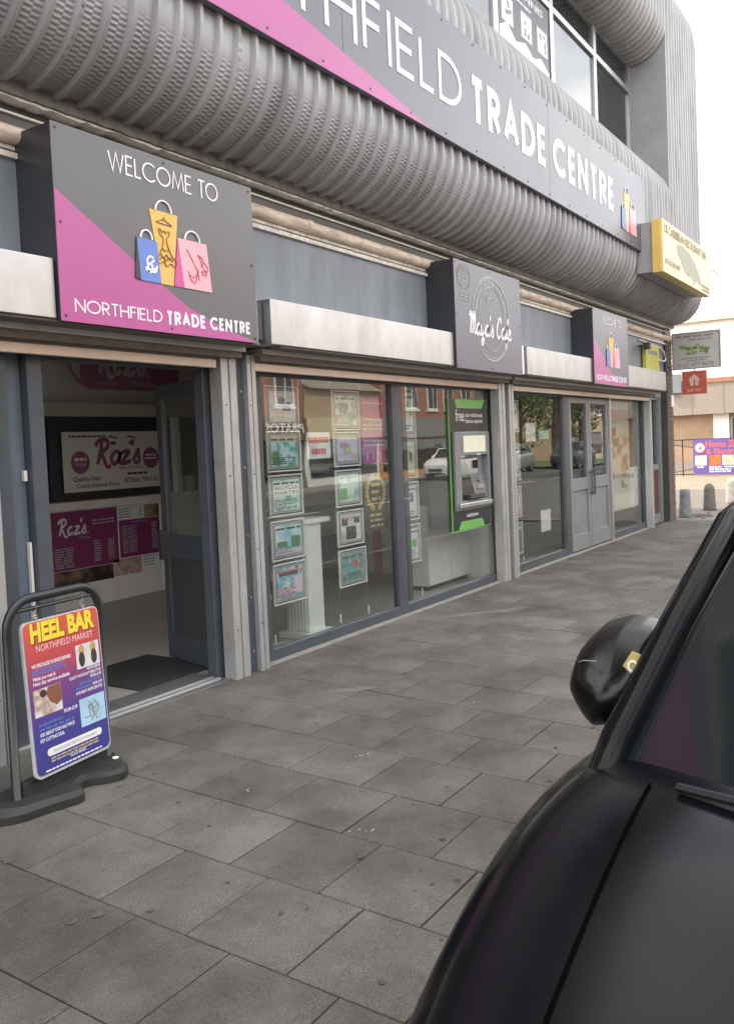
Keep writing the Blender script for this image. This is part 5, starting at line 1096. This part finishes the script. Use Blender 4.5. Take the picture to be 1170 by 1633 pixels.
mb = MB(); mb.box(39.96, 39.999, 8.2, 15.9, -.05, .40); part(mb, 'grey_plinth', M['taupe'], t); mb = MB(); mb.box(39.4, 39.59, 9.3, 9.9, 3.4, 4.2); part(mb, 'blue_box', M['bluepale'], t)
mb = MB(); mb.box(40.36, 40.399, 5.4, 6.6, 4.5, 5.7); part(mb, 'upper_window', M['bluepale'], t)
for seam in (8.9, 7.6, 6.2): mb = MB(); mb.box(39.588, 39.599, seam, seam+.03, 2.43, 3.74); part(mb, 'fascia_seam', M['inkgrey'], t)
mb = MB(); mb.tube([(16.1, 3.4, 4.55), (24, 3.9, 4.9), (40, 4.5, 6.3)], .012, 5); solo(mb, 'overhead_cable', M['blackpaint'], 'thin overhead cable running from the yellow sign across the sky', 'cable')

# ============================================================ ACROSS THE ROAD (seen reflected in the glass)
M['redbrick'] = bpy.data.materials.new('red_brick_wall'); m_ = M['redbrick']; m_.use_nodes = True
bt = m_.node_tree.nodes.new('ShaderNodeTexBrick'); bt.inputs['Color1'].default_value = (.34, .12, .07, 1); bt.inputs['Color2'].default_value = (.26, .09, .05, 1); bt.inputs['Mortar'].default_value = (.32, .27, .22, 1); bt.inputs['Scale'].default_value = 4
tcx = m_.node_tree.nodes.new('ShaderNodeTexCoord'); mpx = m_.node_tree.nodes.new('ShaderNodeMapping'); mpx.inputs['Rotation'].default_value = (radians(90), 0, 0)
m_.node_tree.links.new(tcx.outputs['Object'], mpx.inputs['Vector']); m_.node_tree.links.new(mpx.outputs[0], bt.inputs['Vector']); m_.node_tree.links.new(bt.outputs['Color'], m_.node_tree.nodes['Principled BSDF'].inputs['Base Color'])
m_.node_tree.nodes['Principled BSDF'].inputs['Roughness'].default_value = .85
M['orange'] = mat('orange_shopfront', (.56, .29, .10), .6, var=.08); M['greyband'] = mat('grey_shop_band', (.20, .20, .19), .6); M['tanstone'] = mat('tan_stone', (.48, .36, .24), .8, var=.1, scale=2)
mb = MB(); mb.box(-60, 130, -16.5, -14.004, -.29, -.13); struct(mb, 'opposite_pavement', M['kerb'])
mb = MB()
for i in range(20): mb.box(-20+i*5.5, -17+i*5.5, -7.05, -6.95, -.234, -.231)
struct(mb, 'road_markings', M['white'])
YO = -16.5
def shop_house(name, label, x0, x1, h, wallm, bandm, shopm, nwin, sign=None, storeys=2, roof=True):
    t = thing(name, label, 'building', ((x0+x1)/2, YO-4, -.13))
    mb = MB(); mb.box(x0, x1, YO-9, YO, 3.2, h); part(mb, 'upper_wall', wallm, t); mb = MB(); mb.box(x0, x1, YO-9, YO-.15, -.13, 2.15); part(mb, 'shopfront', shopm, t)
    mb = MB(); mb.box(x0, x1, YO-9, YO+.12, 2.16, 3.19); part(mb, 'fascia', bandm, t)
    mb = MB(); mb.box(x0+.3, x1-.3, YO-.149, YO-.10, .3, 2.0); part(mb, 'shop_window', M['glassdim'], t)
    for s_ in range(storeys-1):
        for i in range(nwin):
            c = x0+(x1-x0)*(i+.5)/nwin; z = 3.7+s_*2.6; w_ = min(.7, (x1-x0)/nwin*.28)
            mb = MB(); mb.box(c-w_, c+w_, YO, YO+.06, z, z+1.5); wo = part(mb, 'window', M['white'], t)
            for a, b in ((c-w_+.08, c-.05), (c+.05, c+w_-.08)): mb = MB(); mb.box(a, b, YO+.061, YO+.075, z+.1, z+1.4); part(mb, 'pane', M['dark'], wo)
            mb = MB(); mb.box(c-w_-.1, c+w_+.1, YO, YO+.12, z-.12, z-.001); part(mb, 'sill', M['offwhite'], t)
    if roof:
        mb = MB(); mb.add([(x0, YO+.3, h), (x1, YO+.3, h), (x1, YO-4.5, h+2.6), (x0, YO-4.5, h+2.6), (x0, YO-9, h), (x1, YO-9, h)], [(0, 1, 2, 3), (3, 2, 5, 4), (0, 3, 4), (1, 5, 2), (0, 4, 5, 1)]); ro = part(mb, 'roof', M['taupe'], t)
        mb = MB(); mb.box(x0+.6, x0+1.3, YO-4.9, YO-4.2, h+1.8, h+3.6); part(mb, 'chimney', M['redbrick'], ro)
    if sign:
        mb = text_mesh(sign, x0+.2, x0+3.0, 2.5, .42, lambda u, v, w: (x0+x1-u, YO+.121+w, v), bold=.02); part(mb, 'lettering', M['letter'], t)
    return t
shop_house('terrace_shop', 'red brick shop with brown fascia reflected in the first window', 22, 33.5, 8.2, M['redbrick'], mat('brown_band', (.16, .09, .05), .6), M['greyband'], 4, 'PiRATOS', 3)
shop_house('terrace_shop', 'cream banded low shop reflected between the brick shops', 33.6, 40.2, 4.6, M['tanstone'], mat('cream_band', (.66, .56, .36), .6), M['white'], 2, None, 1)
shop_house('terrace_shop', 'red brick shop with white windows and orange shopfront reflected beside the cash machine', 40.3, 54, 8.6, M['redbrick'], M['greyband'], M['orange'], 6, None, 3)
shop_house('terrace_shop', 'plain tan building across the road opposite the doorway', 6, 21.9, 7.5, M['tanstone'], M['greyband'], M['offwhite'], 5, None, 2)
shop_house('terrace_shop', 'grey fronted brick building across the road behind the parked car', -14, 5.9, 7.8, M['redbrick'], M['greyband'], M['greyband'], 5, None, 2)
shop_house('tower_house', 'tall tan stone house with chimneys reflected in the double doors', 70, 78, 8.0, M['tanstone'], M['tanstone'], M['tanstone'], 3, None, 3)
mb = MB(); mb.box(55, 69.8, -22, -10.5, -.13, -.10); struct(mb, 'grass_verge', mat('grass', (.07, .12, .03), .9, var=.3, scale=6))
lm = mat('leaf_green', (.065, .10, .028), .6, var=.35, scale=3, rnd=0)
def tree(x, y, h, r, lb, n=2600):
    t = thing('street_tree', lb, 'tree', (x, y, -.13), group='trees across the road')
    mb = MB(); mb.tube([(x, y, -.2), (x+.05, y, h*.3), (x-.1, y+.1, h*.6), (x, y, h*.85)], [.22, .17, .11, .04], 9)
    for k in range(7):
        a = k*.9; z = h*(.35+.06*k); mb.tube([(x, y, z), (x+cos(a)*r*.4, y+sin(a)*r*.4, z+.6), (x+cos(a)*r*.75, y+sin(a)*r*.75, z+1.1)], [.08, .05, .02], 6)
    part(mb, 'trunk', mat('bark', (.10, .075, .05), .9, var=.3), t)
    mb = MB(); cl = [(x+random.gauss(0, r*.45), y+random.gauss(0, r*.45), h*.66+random.gauss(0, h*.14), random.uniform(.5, 1.1)*r*.38) for _ in range(26)]
    for k in range(n):
        c = random.choice(cl); v = Vector((random.gauss(0, 1), random.gauss(0, 1), random.gauss(0, .8))).normalized()*c[3]*random.uniform(.6, 1.05); p = Vector(c[:3])+v; s_ = random.uniform(.08, .17)
        a = Vector((random.gauss(0, 1), random.gauss(0, 1), random.gauss(0, 1))).normalized(); b = a.orthogonal().normalized()
        mb.add([p-a*s_, p+b*s_*.5, p+a*s_, p-b*s_*.5], [(0, 1, 2, 3)])
    part(mb, 'crown', lm, t)
tree(58, -13.5, 7.5, 3.0, 'broad leafy street tree reflected in the double door window'); tree(64.5, -14, 6.2, 2.4, 'smaller leafy tree in front of the tan tower house'); tree(50.5, -12.8, 6.6, 2.1, 'slim leafy street tree in front of the orange shopfront', 1800)

# ---- vehicles
glassb = mat('tinted_car_glass', (.010, .012, .013), .05, var=.05, spec=.4)
tyre = M['black']; rimm = mat('alloy_rim', (.4, .4, .41), .3, metal=.8)
def loft(secs, closed_ends=True):
    m_ = MB(); n = len(secs[0])
    for s_ in secs: m_.v += [tuple(p) for p in s_]
    for i in range(len(secs)-1):
        for k in range(n-1): m_.f.append((i*n+k, i*n+k+1, (i+1)*n+k+1, (i+1)*n+k))
    if closed_ends: m_.f.append(tuple(range(n-1, -1, -1))); m_.f.append(tuple((len(secs)-1)*n+k for k in range(n)))
    return m_
def car(name, label, loc, rz, paint, L=4.35, W=1.78, detail=False, group=None, badge=False):
    """local: front at x=0 pointing to -x, y across, z up"""
    t = thing(name, label, 'car', loc, rz, group, local=True); hw = W/2
    # body: stations x, sill z, belt z, centre z, half width
    ST = [(0.0, .42, .72, .76, .66), (.05, .28, .86, .89, .80), (.22, .24, .955, .995, .88), (.55, .22, 1.06, 1.10, .908), (.80, .22, 1.115, 1.155, .915), (1.0, .22, 1.135, 1.18, .905), (1.15, .22, 1.14, 1.19, .89), (1.8, .22, 1.10, 1.13, .89), (2.6, .22, 1.10, 1.13, .89), (3.4, .22, 1.12, 1.14, .89), (4.0, .24, 1.12, 1.14, .87), (4.25, .30, 1.05, 1.07, .80), (4.35, .45, .85, .88, .72)]
    secs = []
    for (x, s0, b0, c0, h) in ST:
        h = h/.89*hw; x = x/4.35*L
        half = [(0, c0), (h*.45, c0-.008), (h*.80, c0-(c0-b0)*.5), (h*.945, b0), (h*.99, b0-.05), (h*1.0, b0-.16), (h*1.0, (b0+s0)/2-.05), (h*.97, s0+.1), (h*.90, s0)]
        sec = [(x, -y, z) for y, z in half[::-1]] + [(x, y, z) for y, z in half[1:]]
        secs.append(sec)
    b = part(loft(secs), 'body', paint, t, smooth=True)
    sb = b.modifiers.new('sub', 'SUBSURF'); sb.levels = 2; sb.render_levels = 2
    k = L/4.35
    # greenhouse
    def P(x, y, z): return (x*k, y/.89*hw, z)
    A0, A1 = (1.06, .79, 1.14), (1.52, .595, 1.61); C0, C1 = (3.95, .76, 1.14), (3.55, .60, 1.58); B0, B1 = (2.45, .83, 1.12), (2.42, .63, 1.635)
    def mir(p): return (p[0], -p[1], p[2])
    gl = MB(); n = 8; rows = []
    for i in range(7):
        u = i/6; row = []
        for j in range(n+1):
            v = -1+2*j/n; x0 = A0[0]-.20*(1-v*v); x1 = A1[0]-.10*(1-v*v); row.append(P(x0+(x1-x0)*u, v*(A0[1]+(A1[1]-A0[1])*u-.035), A0[2]+.0+(A1[2]+.04*(1-v*v)-A0[2])*u))
        rows.append(row)
    part(loft(rows, False), 'windscreen', glassb, t, smooth=True)
    rf = MB(); rows = []
    for x, wdt, z in ((A1[0]-.02, .62, 1.605), (1.9, .645, 1.63), (2.42, .65, 1.645), (3.1, .64, 1.635), (3.6, .60, 1.59)): rows.append([P(x-(.10*(1-(v/4)**2) if x < 1.6 else 0), wdt*v/4, z+.045*(1-(v/4)**2)) for v in range(-4, 5)])
    part(loft(rows, False), 'roof', paint, t, smooth=True)
    for s_ in (1, -1):
        q = (lambda p: p) if s_ > 0 else mir
        for (a, b2, c, d) in (((1.25, .80, 1.15), (2.40, .82, 1.13), (2.38, .64, 1.60), (1.68, .62, 1.585)), ((2.50, .82, 1.13), (3.80, .78, 1.15), (3.45, .61, 1.56), (2.48, .64, 1.60))):
            sw = MB(); sw.add([P(*q(p)) for p in (a, b2, c, d)], [(0, 1, 2, 3)]); part(sw, 'side_window', glassb, t)
        pl = MB(); A0p = q(A0); A1p = q(A1)
        pl.tube([P(*q((.97, .795, 1.06))), P(*q((1.09, .765, 1.185))), P(*q((1.32, .69, 1.40))), P(*q((1.53, .605, 1.61))), P(*q((2.4, .65, 1.645))), P(*q((3.5, .61, 1.60))), P(*q((3.98, .75, 1.15)))], [.03, .036, .038, .04, .04, .045, .07], 8); part(pl, 'pillar', paint, t, smooth=True)
        pl = MB(); pl.tube([P(*q((2.45, .83, 1.12))), P(*q((2.43, .65, 1.63)))], .04, 6); part(pl, 'door_pillar', M['blackpaint'], t)
        # wheels
        for wx in (.80, 3.45):
            wo = MB(); yw = s_*(hw-.10); X_ = wx*k
            def ring(r, y): return [(X_+r*cos(2*pi*i/22), y, .33+r*sin(2*pi*i/22)) for i in range(23)]
            prof_ = [(.20, yw+s_*.06), (.30, yw+s_*.105), (.33, yw+s_*.07), (.33, yw-s_*.09), (.2, yw-s_*.1)]
            wl = part(loft([ring(r, y) for r, y in prof_], False), 'wheel', tyre, t, smooth=True)
            rm = MB(); rm.add([(X_+.205*cos(2*pi*i/20), yw+s_*.062, .33+.205*sin(2*pi*i/20)) for i in range(20)], [tuple(range(20))]); part(rm, 'rim', rimm, wl)
        # mirror: rounded shell narrowing to its stalk
        rows = []; cx_, cy_, cz_ = 1.39*k, s_*(hw-.03), 1.25
        HO = [(-.10, .05), (-.095, .11), (-.02, .122), (.05, .10), (.092, .05), (.110, -.01), (.112, -.045), (.08, -.10), (.045, -.135), (-.03, -.115), (-.09, -.06)]
        HS = []
        for j in range(len(HO)):
            p0, p1 = HO[j], HO[(j+1) % len(HO)]; HS += [p0, ((p0[0]*3+p1[0])/4, (p0[1]*3+p1[1])/4), ((p0[0]+p1[0])/2*1.02, (p0[1]+p1[1])/2*1.02), ((p0[0]+p1[0]*3)/4, (p0[1]+p1[1]*3)/4)]
        HS.append(HS[0])
        for (dx, sc_, oz) in ((-.125, .10, -.01), (-.122, .40, -.01), (-.108, .66, -.006), (-.08, .86, -.003), (-.045, .965, 0), (-.01, 1.0, 0), (.045, 1.0, .004), (.062, .97, .006), (.064, .90, .006), (.045, .88, .006)):
            rows.append([(cx_+dx+.05*(v/.12)*(1 if v > 0 else .3)+.02, cy_+s_*(u*sc_), cz_+v*sc_+oz) for u, v in HS])
        mo = part(loft(rows), 'door_mirror', mat('gloss_black_shell', (.004, .004, .005), .30, var=.1, spec=.35) if detail else paint, t, smooth=True)
        if detail: sb2 = mo.modifiers.new('sub', 'SUBSURF'); sb2.levels = 1; sb2.render_levels = 2
        mg = MB(); mg.prism(ellipse(cy_+s_*.01, cz_, .092, .095, 18), lambda u, v, w: (cx_+.069+w+.04*max(0, (v-cz_)/.12), u, v), 0, .004); part(mg, 'mirror_glass', mat('mirror_glass', (.6, .6, .6), .03, metal=1, var=.02), mo)
        st = MB(); st.tube([(cx_, s_*(hw-.06), cz_-.12), (cx_+.01, cy_-s_*.06, cz_-.075), (cx_+.02, cy_, cz_-.05)], [.04, .035, .03], 8); part(st, 'mirror_stalk', M['blackpaint'], mo, smooth=True)
        if detail:
            sg = MB(); sg.tube([(cx_-.085, cy_+s_*.02, cz_+.045), (cx_-.07, cy_+s_*.055, cz_+.04), (cx_-.05, cy_+s_*.075, cz_+.03)], .0018, 6); part(sg, 'mirror_highlight_stroke', M['inkgrey'], mo)  # grey stroke modelled as a highlight on the mirror shell, not a lamp
        hl = MB(); hl.prism([(.42, .66), (.78, .70), (.80, .80), (.60, .80), (.42, .74)], lambda u, v, w: (.10*k-w+(u-.42)*.3, s_*u/.89*hw, v), 0, .03); part(hl, 'headlight', mat('headlight_lens', (.5, .52, .54), .08), t)
        tl = MB(); tl.box(L-.16, L-.02, min(s_*hw*.6, s_*hw*.86), max(s_*hw*.6, s_*hw*.86), .85, 1.02); part(tl, 'tail_light', M['redink'], t)
    for s_ in (1, -1):
        sm_ = MB(); pts = [(x*k, s_*hw*(.72+.02*min(1, x)), z) for x, z in ((.10, .92), (.2, .99), (.35, 1.05), (.5, 1.10), (.65, 1.14), (.8, 1.17), (.95, 1.19))]
        vs = []
        for (x, y, z) in pts: vs += [(x, y-.0035, z+.05), (x, y+.0035, z+.05)]
        sm_.add(vs, [(2*i, 2*i+2, 2*i+3, 2*i+1) for i in range(len(pts)-1)])
        so_ = part(sm_, 'bonnet_shut_line', M['gap'], t); sw_ = so_.modifiers.new('wrap', 'SHRINKWRAP'); sw_.target = b; sw_.wrap_method = 'PROJECT'; sw_.use_project_z = True; sw_.use_negative_direction = True; sw_.use_positive_direction = True; sw_.offset = .004
    gr = MB(); gr.box(-.012, .04, -.42, .42, .46, .64); part(gr, 'grille', M['dark'], t)
    if detail:
        wp = MB(); wp.tube([P(.93, .60, 1.165), P(.80, .2, 1.185), P(.78, -.35, 1.19)], .009, 6); wp.tube([P(.90, .15, 1.17), P(.79, -.15, 1.185), P(.80, -.65, 1.17)], .009, 6); part(wp, 'wiper', M['blackpaint'], t)
        ql = MB(); ql.add([P(1.16, .812, 1.12), P(1.30, .808, 1.12), P(1.27, .775, 1.21)], [(0, 1, 2)]); part(ql, 'quarter_glass', glassb, t)
    if badge:
        st = MB(); st.add([P(1.10, .79, 1.13), P(1.34, .80, 1.13), P(1.28, .745, 1.345), P(1.20, .735, 1.30), P(1.10, .775, 1.13), P(1.34, .785, 1.13), P(1.28, .73, 1.345), P(1.20, .72, 1.30)], [(0, 1, 2, 3), (7, 6, 5, 4), (0, 4, 5, 1), (1, 5, 6, 2), (2, 6, 7, 3), (3, 7, 4, 0)]); part(st, 'mirror_sail_panel', M['blackpaint'], t)
        st = MB(); F = lambda u, v, w: (1.235*k-w, u, v)
        st.prism([(.792, 1.310), (.762, 1.280), (.750, 1.338), (.770, 1.345)], F, 0, .003); part(st, 'yellow_sticker', mat('yellow_sticker', (.42, .35, .12), .5), t)
        st = MB(); ribbon(st, arc(.768, 1.311, .010, .012, 0, 360, 16), .005, lambda u, v, w: (1.231*k-w, u, v), 0, .003); part(st, 'sticker_ring', M['white'], t)
    return t
navy = mat('near_black_car_paint', (.004, .0045, .0055), .15, var=.1, scale=2, coat=0, spec=.15)
car('parked_car', 'black car with side mirror parked at the kerb in the foreground', (.76, -.175, -.235), 0, navy, detail=True, badge=True)
car('parked_car', 'white car parked across the road, reflected beside the cash machine', (39.5, -12.8, -.235), radians(0), mat('white_car_paint', (.72, .72, .71), .3, coat=.4, var=.03), group='cars across the road')
car('parked_car', 'dark car parked across the road, reflected in the double doors', (52.5, -11.0, -.235), 0, mat('charcoal_car_paint', (.03, .032, .036), .3, coat=.4), group='cars across the road')
car('parked_car', 'silver car parked across the road near the orange shopfront', (46.5, -12.8, -.235), 0, mat('silver_car_paint', (.4, .41, .42), .3, metal=.5, coat=.3), group='cars across the road')
